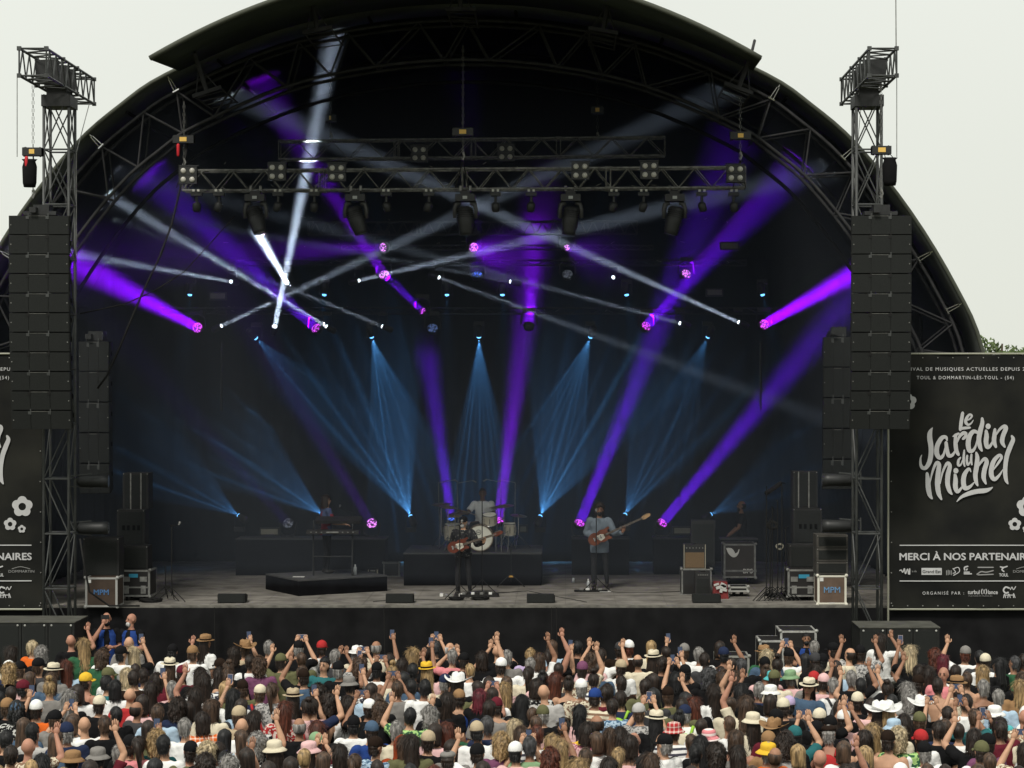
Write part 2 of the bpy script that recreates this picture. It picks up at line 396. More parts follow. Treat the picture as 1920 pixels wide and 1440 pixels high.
truss(P(430, 497, 78.8), P(1400, 497, 78.8), (0, 0, .12), (0, .25, 0), 22, 'dark truss carrying the middle row of stage lights', BLKM, .018)
truss(P(300, 588, 79.6), P(1470, 588, 79.6), (0, 0, .14), (0, .3, 0), 26, 'dark rear truss carrying the lowest row of hanging lights', BLKM, .018)

def chainlink(m, a, b, r=.018):
    a, b = V(a), V(b); L = (b-a).length; n = max(2, int(L/.07)); d = (b-a)/n
    for k in range(n):
        p = a+d*(k+.1); q = a+d*(k+1); o = V((r, 0, 0)) if k % 2 else V((0, r, 0))
        m.bar(p+o, q+o, .006, 4); m.bar(p-o, q-o, .006, 4)
YEL = mat('hoist load plate', (.75, .48, .12), .5, emis=(1, .6, .2), estr=.0)
REDP = mat('red pouch', (.5, .02, .03), .6)
def hoist(px, py, s, topy, boty, label, w_=.42, plate=1, bag=None, red=False):
    p = P(px, py, s); t = thing('chain_hoist', label, 'hoist', p, 'chain hoists')
    m = MB(); m.box(p, (w_, .22, .15)); m.chain([(p+V((-w_*.5, 0, .0)), .09), (p+V((-w_*.36, 0, 0)), .10)], 10); m.chain([(p+V((w_*.36, 0, 0)), .10), (p+V((w_*.5, 0, 0)), .08)], 10)
    m.build('motor', BLKM, t)
    m = MB(); m.box(p+V((0, -.115, .0)), (.14*plate, .008, .085)); m.build('load_plate', YEL, t)
    m = MB(); chainlink(m, p+V((0, 0, .08)), P(px, topy, s)); m.build('chain', DULL, t); m = MB(); chainlink(m, p-V((0, 0, .08)), P(px, boty, s)); m.build('chain', DULL, t)
    q = P(px, boty, s); m = MB(); m.chain([(q+V((.0, 0, .16)), .03), (q+V((.03, 0, .08)), .02), (q+V((0, 0, .0)), .02), (q+V((-.03, 0, .05)), .012)], 6); m.build('hook', DULL, t)
    if bag:
        c = p+V((bag, -.02, -.38)); m = MB(); m.rings([(c.z-.28, .11, .1, c.x, c.y), (c.z-.2, .13, .12, c.x, c.y), (c.z+.1, .14, .12, c.x, c.y), (c.z+.2, .11, .1, c.x, c.y), (c.z+.24, .15, .11, c.x, c.y)], 12)
        m.bar(c+V((-.08, 0, .22)), p+V((bag*.5-.03, 0, 0)), .008); m.bar(c+V((.08, 0, .22)), p+V((bag*.5+.03, 0, 0)), .008); m.build('chain_bag', CLOTHK, t, smooth=True)
    if red:
        c = p+V((-.1, -.1, -.22)); MB().caps(c+V((0, 0, .1)), c-V((0, 0, .1)), .035, .03, 8).build('pouch', REDP, t, smooth=True)
    return t
hoist(345, 262, 93, 190, 312, 'chain hoist with red pouch above the left end of the front truss', red=True)
hoist(868, 248, 93, 85, 300, 'chain hoist on a long chain above the middle of the front truss')
hoist(1388, 255, 93, 180, 300, 'chain hoist above the right end of the front truss', plate=.8)
hoist(1120, 207, 86, 150, 262, 'small chain hoist hanging above the upper rear truss', .28, .6)
hoist(620, 222, 86, 150, 262, 'dim chain hoist over the left part of the upper truss', .24, .3)
for px, x2 in ((345, 1), (1388, -1), (868, 1)):   # slings
    m = MB(); a = P(px, 312 if px == 345 else 300, 93)
    m.bar(a, P(px-14, 352, 93), .012); m.bar(a, P(px+10, 352, 93), .012)
    tag(m.build('sling', RUBBER), {345: 'black sling between the left hoist hook and the front truss', 868: 'black sling between the middle hoist hook and the front truss', 1388: 'black sling between the right hoist hook and the front truss'}[px], 'sling')
def cable(pts, label, r=.012):
    m = MB(); m.chain([(P(*p), r) for p in pts], 6); return tag(m.build('cable', RUBBER, smooth=True), label, 'cable')
cable([(352, 265, 93), (338, 352, 93), (322, 420, 94), (300, 480, 94), (262, 560, 95), (225, 650, 95), (200, 705, 95), (183, 728, 95)], 'thick black cable sagging from the left end of the front truss to the wing speakers', .022)
cable([(440, 405, 92), (395, 455, 93), (345, 510, 94), (290, 545, 94), (235, 570, 95), (150, 588, 96)], 'thin black cable curving across the upper left of the stage', .014)

# PA towers
def tower(x0, label, side):
    y0 = Y_(97.5); t = thing('pa_tower', label, 'tower', (x0, y0, 0)); wd = .48; dp = .55; zt = 11.62
    for x, y in ((0, 0), (wd, 0), (0, dp), (wd, dp)): MB().bar((x0+x, y0+y, 0.05), (x0+x, y0+y, zt), .028, 8).build('post', TRUSSM, t, smooth=True)
    m = MB(); nb = 11; hz_ = zt/nb
    for k in range(nb+1):
        z = min(zt-.02, k*hz_+.05)
        for a, b in (((0, 0), (wd, 0)), ((wd, 0), (wd, dp)), ((wd, dp), (0, dp)), ((0, dp), (0, 0))): m.bar((x0+a[0], y0+a[1], z), (x0+b[0], y0+b[1], z), .018, 5)
        if k < nb:
            for a, b in (((0, 0), (wd, 0)), ((0, dp), (wd, dp)), ((0, 0), (0, dp)), ((wd, 0), (wd, dp))):
                if k % 2: a, b = b, a
                m.bar((x0+a[0], y0+a[1], z), (x0+b[0], y0+b[1], z+hz_), .014, 5)
                if z > 8.3: m.bar((x0+b[0], y0+b[1], z), (x0+a[0], y0+a[1], z+hz_), .014, 5)
    m.build('lattice', TRUSSM, t)
    m = MB(); m.box((x0+wd/2, y0+dp/2, 11.55), (wd+.08, dp+.1, .22)); m.box((x0+wd/2, y0+dp/2, 11.72), (wd-.1, dp, .2)); m.build('head_block', BLKM, t)
    ya, yb = Y_(102), Y_(92.6); a = V((x0-.01, ya, 11.77)); b = V((x0-.01, yb, 11.77)); u = V((0, 0, .5)); w_ = V((.5, 0, 0))
    for c in (V((0, 0, 0)), u, u+w_, w_): MB().bar(a+c, b+c, .026, 7).build('jib_chord', TRUSSM, t)
    m = MB(); lattice(m, a, b, u, w_, 8, .015)
    for c in (V((0, 0, 0)), u, u+w_, w_):
        for e in (a, b, a.lerp(b, .33), a.lerp(b, .62)): m.box(e+c, (.075, .06, .075))
    m.build('jib_lattice', TRUSSM, t)
    for q in (.28, .45, .62): MB().box(a.lerp(b, q)+V((.25, 0, .25)), (.42, .16, .40)).build('pulley_box', BLKM, t)
    m = MB(); bx = a+V((.28, .25, 0)); q = V((x0+(-.14 if side < 0 else .5), bx.y, 9.0)); m.bar(V((q.x+.03, bx.y, 11.8)), V((q.x+.03, bx.y, 10.3)), .008)
    e = b+V((.4, 0, 0)); m.bar(e, (x0+wd+.06*(1 if side < 0 else -7), y0+.4, 10.6), .009); m.bar((x0+wd+.06*(1 if side < 0 else -7), y0+.4, 10.6), (x0+wd+.06*(1 if side < 0 else -7), y0+.4, 8.6), .008)
    m.build('wire', DULL, t)
    for dx in (-.9, .9):
        m = MB(); m.bar((x0+wd/2, y0+.25, .9), (x0+wd/2+dx, y0+.25-.4, .06), .03); m.box((x0+wd/2+dx, y0-.15, .03), (.25, .25, .05)); m.build('outrigger', TRUSSM, t)
    return t
TL = tower(-10.03, 'tall lattice PA tower on the left with overhanging jib', -1)
TR = tower(5.6, 'tall lattice PA tower on the right with a thin mast on top', 1)
MB().bar((6.08, Y_(102), 12.3), (6.06, Y_(102), 15.5), .012, 5, .006).build('mast', DULL, TR)
hoist(62, 285, 100, 160, 372, 'chain hoist with hanging chain bag on the left PA tower', .36, .7, bag=-.06, red=True)
hoist(1652, 282, 100, 160, 372, 'chain hoist with hanging chain bag on the right PA tower', .36, 1, bag=.16)

# line arrays
def line_array(xc, s0, ytop, n, wdt, h, label, group, curve=True, dep=.55, tilt0=0, bend=.75, front=-1, rotz=0):
    zt = Z_(ytop, s0); yb = Y_(s0)
    t = thing('line_array', label, 'speaker array', (xc, yb, zt), group)
    Rz = Matrix.Rotation(rotz, 3, 'Z')
    z = zt; y = 0; a = 0
    for k in range(n):
        a = tilt0+(bend*((k/n)**1.6)*.32 if curve else 0)
        Rx = Matrix.Rotation(a, 3, 'X'); M = Rz @ Rx
        cc = V((xc, yb, 0))+Rz @ V((0, y+dep/2, 0)); cc.z = z-h/2
        c = thing_part(MB(), cc, M, wdt, dep, h, t, k)
        z -= h*math.cos(a)+.004; y += math.sin(a)*h
    # rigging frame
    m = MB(); m.box((xc, yb+.3, zt+.05), (wdt*.55, .5, .07)); m.box((xc+.02, yb+.25, zt+.14), (.3, .35, .14)); m.box((xc-.1, yb+.2, zt+.1), (.12, .6, .1)); m.build('rigging_frame', BLKM, t)
    return t
def thing_part(m, c, M, wdt, dep, h, t, k):
    hx = wdt/2
    # cabinet: trapezoid plan (narrower at the back)
    pl = [(-hx, -dep/2), (hx, -dep/2), (hx, -dep/4), (hx*.82, dep/2), (-hx*.82, dep/2), (-hx, -dep/4)]
    hh = h/2-.004; vs = [M @ V((x, y, -hh))+c for x, y in pl]+[M @ V((x, y, hh))+c for x, y in pl]; n = 6
    m.add(vs, [tuple(range(n-1, -1, -1)), tuple(range(n, 2*n))]+[(i, (i+1) % n, n+(i+1) % n, n+i) for i in range(n)])
    cb = m.build('cabinet', BOXM, t)
    g = MB()
    for a, b in ((-.98, -.36), (-.345, .30), (.315, .98)):
        g.box(c+M @ V(((a+b)/2*hx, -dep/2-.006, 0)), ((b-a)*hx, .012, h*.95), M)
    g.build('grille', GRILLE, cb)
    for x in (-.35, .31):
        g = MB(); g.box(c+M @ V((x*hx, -dep/2-.014, h*.46)), (.022, .014, h*.3), M)
        g.box(c+M @ V(((x-.04)*hx, -dep/2-.013, h*.40)), (.05, .012, h*.16), M)
        g.build('link_bar', RUBBER if k % 2 else TRUSSM, cb)
    g = MB()
    for x in (-.93, .93): MB().ell(c+M @ V((x*hx, -dep/2-.012, 0)), (.012, .008, .012), 6, 4).build('bolt', DULL, cb)
    MB().box(c+M @ V((-.02*hx, -dep/2-.013, h*.475)), (wdt*.36, .006, .006), M).build('pin', DULL, cb)
    MB().box(c+M @ V((hx*.97, -.02, h*.1)), (.012, .10, .09), M).build('handle', SEAM, cb)
    return cb
line_array(-9.87, 100, 404, 11, 1.12, .358, 'big hanging line array of black speakers on the left PA tower', 'main line arrays', rotz=.04)
line_array(5.93, 100, 404, 11, 1.12, .358, 'big hanging line array of black speakers on the right PA tower', 'main line arrays', rotz=-.03)
def side_stack(xc, s0, ytop, n, wdt, h, label):
    return line_array(xc, s0, ytop, n, wdt, h, label, 'side speaker columns', curve=True, dep=.6, bend=.5)
side_stack(X_(176, 91), 91, 640, 5, .62, .62, 'column of tall side speakers hanging inside the left wing')
side_stack(X_(1572, 91), 91, 632, 5, .62, .62, 'column of tall side speakers hanging inside the right wing')
def sub_stack(x0, x1, py, s, n, label, rows=2):
    z1 = Z_(py, s); y0 = Y_(s); wd = (x1-x0)/n; t = thing('subwoofer_stack', label, 'subwoofers', (x0, y0, 0), 'subwoofers before the stage')
    for k in range(n):
        for r in range(rows):
            a = V((x0+k*wd+.006, y0, r*z1/rows+.004)); b = V((x0+(k+1)*wd-.006, y0+1.05, (r+1)*z1/rows-.004))
            c = MB().bb(a, b).build('cabinet', BOXM, t)
            g = MB(); g.bb(a+V((.05, -.012, .05)), V((b.x-.05, a.y-.001, b.z-.05))); g.build('grille', GRILLE, c)
            g = MB(); g.ell(V((a.x+.06, a.y-.015, b.z-.04)), (.02, .01, .02), 6, 4); g.ell(V((b.x-.06, a.y-.015, b.z-.04)), (.02, .01, .02), 6, 4); g.build('corner', ALU, c)
    MB().bb((x0-.01, y0-.01, z1+.002), (x1+.01, y0+1.06, z1+.02)).build('lid', mat('grey stack top', (.07, .07, .06), .7, noise_=.3, scale=4), t)  # top slab in a lighter grey than the cabinets
    return t
sub_stack(X_(-60, 103), X_(140, 103), 1168, 103, 4, 'stack of black subwoofers with grey top before the left tower')
sub_stack(X_(1612, 103), X_(1762, 103), 1178, 103, 3, 'stack of black subwoofers with grey top before the right banner')

# tower follow-spot cans
def can(px, py, s, d, label):
    p = P(px, py, s); t = thing('tower_spotlight', label, 'spotlight', p, 'can spotlights on the towers'); q = p+V((d*.62, .02, 0))
    MB().chain([(p, .05), (p+V((d*.08, 0, 0)), .115), (p+V((d*.5, 0, 0)), .125), (q, .13)], 14).build('housing', BLKM, t, smooth=True)
    MB().chain([(q, .11), (q+V((d*.01, 0, 0)), .11)], 14).build('lens', CHROME, t)
    m = MB(); m.bar(p+V((d*.3, 0, .14)), p+V((-d*.12, 0, .1)), .015); m.bar(p+V((d*.3, 0, -.14)), p+V((-d*.12, 0, -.1)), .015); m.bar(p+V((-d*.12, 0, .16)), p+V((-d*.12, 0, -.16)), .02); m.build('bracket', TRUSSM, t)
can(143, 902, 96, 1, 'upper black can spotlight clamped to the left tower'); can(143, 990, 96, 1, 'lower black can spotlight clamped to the left tower')
can(1602, 900, 96, -1, 'upper black can spotlight clamped to the right tower'); can(1602, 986, 96, -1, 'lower black can spotlight clamped to the right tower')

# ================= BANNERS =================
BAN = bpy.data.materials.new('printed banner mesh'); BAN.use_nodes = True; t = BAN.node_tree; b = t.nodes['Principled BSDF']
b.inputs['Roughness'].default_value = .6; b.inputs['Specular IOR Level'].default_value = .12
c = t.nodes.new('ShaderNodeTexCoord'); n = t.nodes.new('ShaderNodeTexNoise'); n.inputs['Scale'].default_value = .9; n.inputs['Detail'].default_value = 6
t.links.new(c.outputs['Object'], n.inputs[0]); r = t.nodes.new('ShaderNodeValToRGB'); r.color_ramp.elements[0].position = .35; r.color_ramp.elements[0].color = (.008, .0085, .0085, 1)
r.color_ramp.elements[1].position = .72; r.color_ramp.elements[1].color = (.022, .022, .018, 1); t.links.new(n.outputs[0], r.inputs[0]); t.links.new(r.outputs[0], b.inputs['Base Color'])
INK = mat('pale printed ink', (.46, .46, .47), .6, spec=.1, noise_=.06, scale=6)
INKD = mat('dim printed ink', (.26, .26, .26), .6, spec=.1)
def catmull(pts, k=6):
    out = []; n = len(pts)
    for i in range(n-1):
        p0, p1, p2, p3 = (V(pts[max(i-1, 0)]), V(pts[i]), V(pts[i+1]), V(pts[min(i+2, n-1)]))
        for j in range(k):
            t = j/k; out.append(.5*((2*p1)+(-p0+p2)*t+(2*p0-5*p1+4*p2-p3)*t*t+(-p0+3*p1-3*p2+p3)*t**3))
    out.append(V(pts[-1])); return out
def stroke(m, pts, y):
    """brush stroke through (x, z, width) points on the plane at depth y"""
    q = catmull([(a, b, w_) for a, b, w_ in pts]); L = []
    n = len(q)
    for i, p in enumerate(q):
        a = q[max(i-1, 0)]; b = q[min(i+1, n-1)]; d = V((b.x-a.x, b.y-a.y)); d = d.normalized() if d.length > 1e-9 else V((1, 0)); nn = V((-d.y, d.x))*max(p.z, .002)/2
        L.append((V((p.x, p.y))+nn, V((p.x, p.y))-nn, p, d))
    vs = []; 
    for a, b, p, d in L: vs += [(a.x, y, a.y), (b.x, y, b.y)]
    m.add(vs, [(2*i, 2*i+1, 2*i+3, 2*i+2) for i in range(n-1)])
    for a, b, p, d in (L[0], L[-1]):
        k = 10; c = [(p.x+math.cos(6.283*i/k)*p.z*.42, y-.0004, p.y+math.sin(6.283*i/k)*p.z*.42) for i in range(k)]; m.add(c, [tuple(range(k))])
LOGO = '''790 165 40,775 260 46,765 340 44,760 385 36|765 368 34,820 360 36,885 355 28|830 262 18,880 245 22,908 205 28,880 187 28,842 230 38,830 285 40,860 318 30,900 300 20,928 258 8
403 355 8,375 410 52,368 480 66,385 600 64,385 700 62,365 800 60,320 872 50,275 870 46,252 820 34,252 750 22,268 705 6|590 520 22,575 478 40,520 490 55,465 590 60,460 690 62,500 745 50,545 705 34,565 610 10|578 545 42,590 640 52,615 715 50,665 705 38,700 640 14
665 470 14,700 450 34,740 430 26|700 455 40,700 560 52,712 650 52,740 705 36|715 560 14,750 470 36,800 425 48,832 430 40|835 425 36,825 470 40,795 500 34
985 420 36,930 405 52,878 470 62,862 570 64,880 650 56,925 650 42,960 590 26,978 500 10|1040 235 34,1042 300 52,1015 410 62,1000 510 60,1015 600 52,1040 655 26
1092 392 34,1098 460 58,1092 540 60,1108 605 52,1150 585 38,1190 505 14|1205 375 34,1200 450 54,1195 530 56,1220 605 34|1205 480 10,1260 385 32,1320 338 44,1345 365 58,1310 460 58,1300 540 56,1335 605 26
1422 462 28,1440 510 52,1405 600 60,1365 710 60,1345 830 56,1340 940 56,1352 1030 46,1375 1078 18|765 740 20,738 780 32,738 840 32,770 830 22,790 770 8|812 645 20,806 730 32,806 800 32,820 855 18|850 715 26,845 780 32,860 835 28,890 790 14|905 700 26,900 770 32,910 832 22
335 942 36,345 1030 60,352 1130 66,370 1220 56,400 1270 24|372 1080 10,400 940 26,450 815 40,488 830 52,478 950 64,470 1080 66,485 1200 58,520 1278 26|505 1080 10,535 930 26,592 815 40,628 850 52,605 960 62,600 1080 60,625 1170 50,655 1212 22
695 955 34,702 1030 56,700 1120 60,725 1180 46,770 1140 30,800 1085 10|898 925 12,872 885 36,820 950 56,802 1040 62,820 1130 60,880 1120 42,940 1060 14
965 675 26,980 740 52,972 850 62,955 960 58,965 1050 48,985 1102 22|968 900 8,1020 810 30,1075 755 42,1100 800 56,1072 900 60,1062 1000 56,1090 1078 24
1185 900 14,1250 810 30,1292 740 34,1262 712 42,1195 780 56,1162 880 60,1162 970 60,1200 1020 50,1260 970 32,1312 890 8
715 1308 8,780 1245 38,880 1200 56,980 1175 60,1080 1165 58,1140 1145 36,1178 1120 8'''
DOTS = ((1115, 338, 33), (705, 910, 32))
def text_mesh(m, s, x, z, h, y, bold=0, space=1.0, width=None, align='l'):
    cu = bpy.data.curves.new('t', 'FONT'); cu.body = s; cu.size = 1; cu.space_character = space; cu.fill_mode = 'FRONT'; cu.resolution_u = 3
    o = bpy.data.objects.new('t', cu); C.objects.link(o); dg = bpy.context.evaluated_depsgraph_get(); me = bpy.data.meshes.new_from_object(o.evaluated_get(dg))
    me.calc_loop_triangles(); xs = [v.co.x for v in me.vertices]; ys = [v.co.y for v in me.vertices]; x0, x1 = min(xs), max(xs); kz = h/.73; kx = kz if width is None else width/(x1-x0)
    tot = (x1-x0)*kx; ox = x if align == 'l' else (x-tot/2 if align == 'c' else x-tot)
    for q_, (ex, ez) in enumerate([(0, 0)]+([(1, 0), (-1, 0), (0, 1), (0, -1)] if bold else [])):
        m.add([(ox+(v.co.x-x0)*kx+ex*bold*kz, y-.0007*q_, z+v.co.y*kz+ez*bold*kz*.8) for v in me.vertices], [tuple(t.vertices) for t in me.loop_triangles])
    bpy.data.objects.remove(o); bpy.data.curves.remove(cu); bpy.data.meshes.remove(me)
def banner(dx, label):
    s = 96; yb = Y_(s)
    def q(px, py): return ((px+dx-VX)/s, CH-(py-VY)/s)
    x0, z0 = q(1669, 1141); x1, z1 = q(1963, 665); t = thing('banner', label, 'banner', ((x0+x1)/2, yb, z0), 'festival banners')
    def wave(x, z):
        u = (x-x0)/(x1-x0); v = (z-z0)/(z1-z0); e = min(u, 1-u, v, 1-v)
        return .05*noise.noise(V((u*2.5+v*1.5, v*3, 1+dx)))+.012*noise.noise(V((u*9+v*5, v*6-u*4, 4)))+.012*noise.noise(V((u*7+v*5, v*5-u*4, 4)))*max(0, 1-e*9)
    def lay(m):
        m.v = [(v[0], v[1]+.066+wave(v[0], v[2])-.016, v[2]) for v in m.v]; return m
    nx, nz = 64, 96; vs = []
    for j in range(nz+1):
        for i in range(nx+1):
            u = i/nx; v = j/nz
            vs.append((x0+(x1-x0)*u, yb+.05+wave(x0+(x1-x0)*u, z0+(z1-z0)*v), z0+(z1-z0)*v))
    sh = MB().add(vs, [(j*(nx+1)+i, j*(nx+1)+i+1, (j+1)*(nx+1)+i+1, (j+1)*(nx+1)+i) for j in range(nz) for i in range(nx)]).build('sheet', BAN, t, smooth=True)
    YT = yb-.02; yb_ = yb
    m = MB()
    for i in range(9): m.ell((x0+.03, yb-.015, z0+.1+(z1-z0-.2)*i/8), (.014, .008, .014), 6, 4); m.ell((x1-.03, yb-.015, z0+.1+(z1-z0-.2)*i/8), (.014, .008, .014), 6, 4)
    for i in range(11): m.ell((x0+.05+(x1-x0-.1)*i/10, yb-.015, z0+.05), (.014, .008, .014), 6, 4); m.ell((x0+.05+(x1-x0-.1)*i/10, yb-.015, z1-.06), (.014, .008, .014), 6, 4)
    lay(m).build('eyelet', DULL, t)
    for a, b in (((x0-.03, yb+.05, z1+.02), (x1+.03, yb+.05, z1+.02)), ((x0-.03, yb+.05, z0-.02), (x1, yb+.05, z0-.02)), ((x0-.03, yb+.05, z0-.6), (x0-.03, yb+.05, z1)), ((x1+.03, yb+.05, z0-.6), (x1+.03, yb+.05, z1))):
        MB().bar(a, b, .02, 6).build('frame_tube', mat('pale tube', (.30, .30, .24), .5), t)
    def lg(zx, zy): return q(1690+zx/6.857, 750+zy/6.857)
    m = MB(); k = 0
    for ln in LOGO.replace('\n', '|').split('|'):
        pts = []
        for tr in ln.split(','):
            a, b, w_ = map(float, tr.split()); x, z = lg(a, b); pts.append((x, z, w_/6.857/s))
        stroke(m, pts, YT-.0008*k); k += 1
    for a, b, r in DOTS:
        x, z = lg(a, b); rr = r/6.857/s; m.add([(x+rr*math.cos(6.283*i/16), YT-.03, z+rr*1.1*math.sin(6.283*i/16)) for i in range(16)], [tuple(range(16))])
    lay(m).build('lettering', INK, t, fix=False)
    def T(sx, px, py, hpx, wpx, mt=INK, bold=0, align='l', space=1.0):
        mm = MB(); x, z = q(px, py); text_mesh(mm, sx, x, z, hpx/s, YT, bold, space, wpx/s if wpx else None, align); lay(mm).build('lettering', mt, t, fix=False)
    T('FESTIVAL DE MUSIQUES ACTUELLES DEPUIS 2005', 1812, 695, 6.5, 256, align='c', space=1.25, bold=.012)
    T('TOUL & DOMMARTIN-LÈS-TOUL - (54)', 1810, 711, 6.5, 182, align='c', space=1.3, bold=.012)
    T('MERCI À NOS PARTENAIRES', 1687, 1050, 13.5, 256, bold=.03)
    for py in (1022.5, 1089.5):
        a, b = q(1687, py), q(1943, py); m = MB(); N_ = 60
        m.add([(a[0]+(b[0]-a[0])*k/N_, YT, a[1]+d_) for k in range(N_+1) for d_ in (-.01, .01)], [(2*k, 2*k+2, 2*k+3, 2*k+1) for k in range(N_)]); lay(m).build('rule', INK, t, fix=False)
    # partner marks
    def strokes(ls, mt=INK, w_=2):
        mm = MB()
        for k, l in enumerate(ls): stroke(mm, [(*q(a, b), w_/s) for a, b in l], YT-.0008*k)
        lay(mm).build('emblem', mt, t, fix=False)
    strokes([[(1687, 1070), (1690, 1069), (1693, 1073), (1696, 1066), (1698, 1076), (1702, 1067), (1704, 1077), (1706, 1066), (1706, 1077)]])
    T('la ville', 1710, 1073, 4, 9, INKD)
    a, b = q(1728, 1078), q(1766, 1065); mm = MB(); mm.add([(a[0], YT, a[1]), (b[0], YT, a[1]), (b[0], YT, b[1]), (a[0], YT, b[1])], [(0, 1, 2, 3)]); lay(mm).build('emblem', INK, t, fix=False)
    mm = MB(); x, z = q(1730, 1074.5); text_mesh(mm, 'Grand Est', x, z, 6/s, YT-.004, .01, 1, 34/s); lay(mm).build('lettering', BAN, t, fix=False)
    strokes([[(1775, 1070), (1775, 1078)], [(1778, 1069), (1778, 1078)], [(1781, 1070), (1781, 1077)], [(1784, 1070), (1784, 1078)]], INKD, 1.6)
    strokes([[(1787, 1067), (1797, 1064), (1799, 1072), (1788, 1079)], [(1787, 1066), (1792, 1073), (1787, 1075)]], INK, 1.5)
    strokes([[(1815, 1062), (1809, 1064), (1809, 1069)], [(1814, 1067), (1812, 1069)]], INK, 2.6)
    strokes([[(1808, 1073), (1818, 1073)], [(1808, 1076), (1822, 1076)]], INK, 2.4)
    strokes([[(1834, 1064), (1863, 1064)], [(1832, 1077), (1840, 1072), (1850, 1073), (1863, 1070)], [(1834, 1078), (1863, 1077)]], INKD, 2.2)
    strokes([[(1876, 1063), (1882, 1064), (1889, 1062)], [(1883, 1064), (1879, 1068), (1883, 1072)]], INK, 2.4)
    T('TOUL', 1874, 1081, 6, 17, bold=.03)
    T('DOMMARTIN', 1900, 1074, 5, 48, INKD); strokes([[(1906, 1067), (1922, 1063), (1940, 1067)]], INKD, 1)
    T('ORGANISÉ PAR :', 1730, 1115, 6, 78, space=1.4, bold=.01)
    T('turbul', 1815, 1114, 8, 22, bold=.02); T('lance', 1853, 1114, 8, 18, bold=.02); T('CULTURE ET MUSIQUES', 1816, 1118.5, 2, 45, INKD)
    strokes([[(1842, 1105), (1840.5, 1110), (1842, 1114)], [(1849, 1105), (1850.5, 1110), (1849, 1114)], [(1845.5, 1106), (1845.5, 1113)]], INK, 1.7)
    strokes([[(1893, 1103), (1886, 1101), (1882, 1107), (1886, 1112), (1891, 1111)]], INK, 3)
    strokes([[(1895, 1106), (1898, 1101), (1901, 1106), (1905, 1100)], [(1882, 1121), (1884, 1114), (1886, 1121)], [(1890, 1121), (1892, 1114), (1895, 1121)], [(1901, 1121), (1901, 1113), (1904, 1121)], [(1886, 1116), (1901, 1116)]], INK, 1.6)
    # flowers
    for px, py, r in ((1703, 753, 15.5), (1926, 950, 19.5), (1903, 983, 12), (1925, 992, 7.5)):
        mm = MB(); k = 5; x, z = q(px, py); out = []
        for i in range(50):
            th = 6.283*i/50; rr = r/s*(.74+.27*abs(math.cos((th-math.pi/2)*2.5))**.7); out.append((x+rr*math.cos(th), z+rr*math.sin(th)))
        ri = r*.36/s; inn = [(x+ri*math.cos(6.283*i/50), z+ri*math.sin(6.283*i/50)) for i in range(50)]
        mm.add([(a, YT, b) for a, b in out]+[(a, YT, b) for a, b in inn], [(i, (i+1) % 50, 50+(i+1) % 50, 50+i) for i in range(50)]); lay(mm).build('flower', INK, t, fix=False)
banner(0, 'tall dark festival banner with white brush lettering right of the stage')
banner(-1885, 'dark festival banner cut off at the left, with three white flowers')
# ================= STAGE LIGHTS =================
VIO = (.30, 0, 1); VIO2 = (.20, .0, 1); WHI = (.86, .93, 1); CYA = (.13, .47, .95)
def glow(name, col, st, cells=False):
    if name in MC: return MC[name]
    m = mat(name, (.02, .02, .03), .3, emis=col, estr=st)
    if cells:
        t = m.node_tree; b = t.nodes['Principled BSDF']; c = t.nodes.new('ShaderNodeTexCoord')
        v = t.nodes.new('ShaderNodeTexVoronoi'); v.inputs['Scale'].default_value = 22; t.links.new(c.outputs['Object'], v.inputs['Vector'])
        r = t.nodes.new('ShaderNodeMapRange'); r.inputs[1].default_value = .35; r.inputs[2].default_value = .62; r.inputs[3].default_value = st; r.inputs[4].default_value = st*.04
        t.links.new(v.outputs['Distance'], r.inputs[0]); t.links.new(r.outputs[0], b.inputs['Emission Strength'])
    return m
LENSOFF = mat('dim lens glass', (.16, .17, .18), .25, spec=.6)
def area(name, loc, d, r, spread, pw, col, parent):
    l = bpy.data.lights.new(name, 'AREA'); l.shape = 'DISK'; l.size = 2*r; l.spread = math.radians(spread); l.energy = pw; l.color = col
    o = bpy.data.objects.new(name, l); C.objects.link(o); o.location = V(loc)-wl(parent); o.parent = parent; o.rotation_euler = V(d).to_track_quat('-Z', 'Y').to_euler(); LAMPS.append((o, V(loc), V(d).normalized(), math.radians(spread/2)+.01, r)); return o
CAMP = V((0, 0, CH))
def wash(src, tgt, col, pw, label, spread=9, glowm='g_vio', up=1, r=.12, face=.5, beam=1):
    """round LED wash light: base, yoke, barrel head and a lens dome of small cells"""
    p = P(*src); d = (P(*tgt)-p).normalized(); fd = (d*(1-face)+(CAMP-p).normalized()*face).normalized()
    t = thing('led_wash_light', label, 'stage light', p+V((0, 0, .36*up)), 'round LED wash lights')
    MB().box(p+V((0, 0, .34*up)), (.30, .2, .09)).build('base', BLKM, t)
    m = MB(); 
    for s_ in (-1, 1): m.chain([(p+V((s_*.06, 0, .30*up)), .02), (p+V((s_*.17, 0, .24*up)), .02), (p+V((s_*.19, 0, 0)), .022)], 6)
    m.build('yoke', BLKM, t)
    b = p-fd*.16
    MB().chain([(b, .06), (b+fd*.03, .11), (p-fd*.03, .135), (p-fd*.005, .13)], 16).build('head', BLKM, t, smooth=True)
    m = MB(); q = fd.to_track_quat('Z', 'Y').to_matrix(); m.ell(p-fd*.01, (r, r, .04), 18, 8, q); m.build('lens', glow(*glowm) if not isinstance(glowm, str) else MC[glowm], t, smooth=True)
    if pw: area('lamp', p+d*.06, d, r*.95, spread, pw, col, t)
    return t
GV = ('violet led cells', (.75, .08, 1), 2.2, True); GB = ('blue led cells', (.08, .2, 1), 1.8, True); GP = ('pink led cells', (.85, .25, 1), 2.2, True); GD = ('dim led cells', (.35, .4, .5), .28, True); GDB = ('faint blue led cells', (.15, .25, .6), .6, True)
K = 110
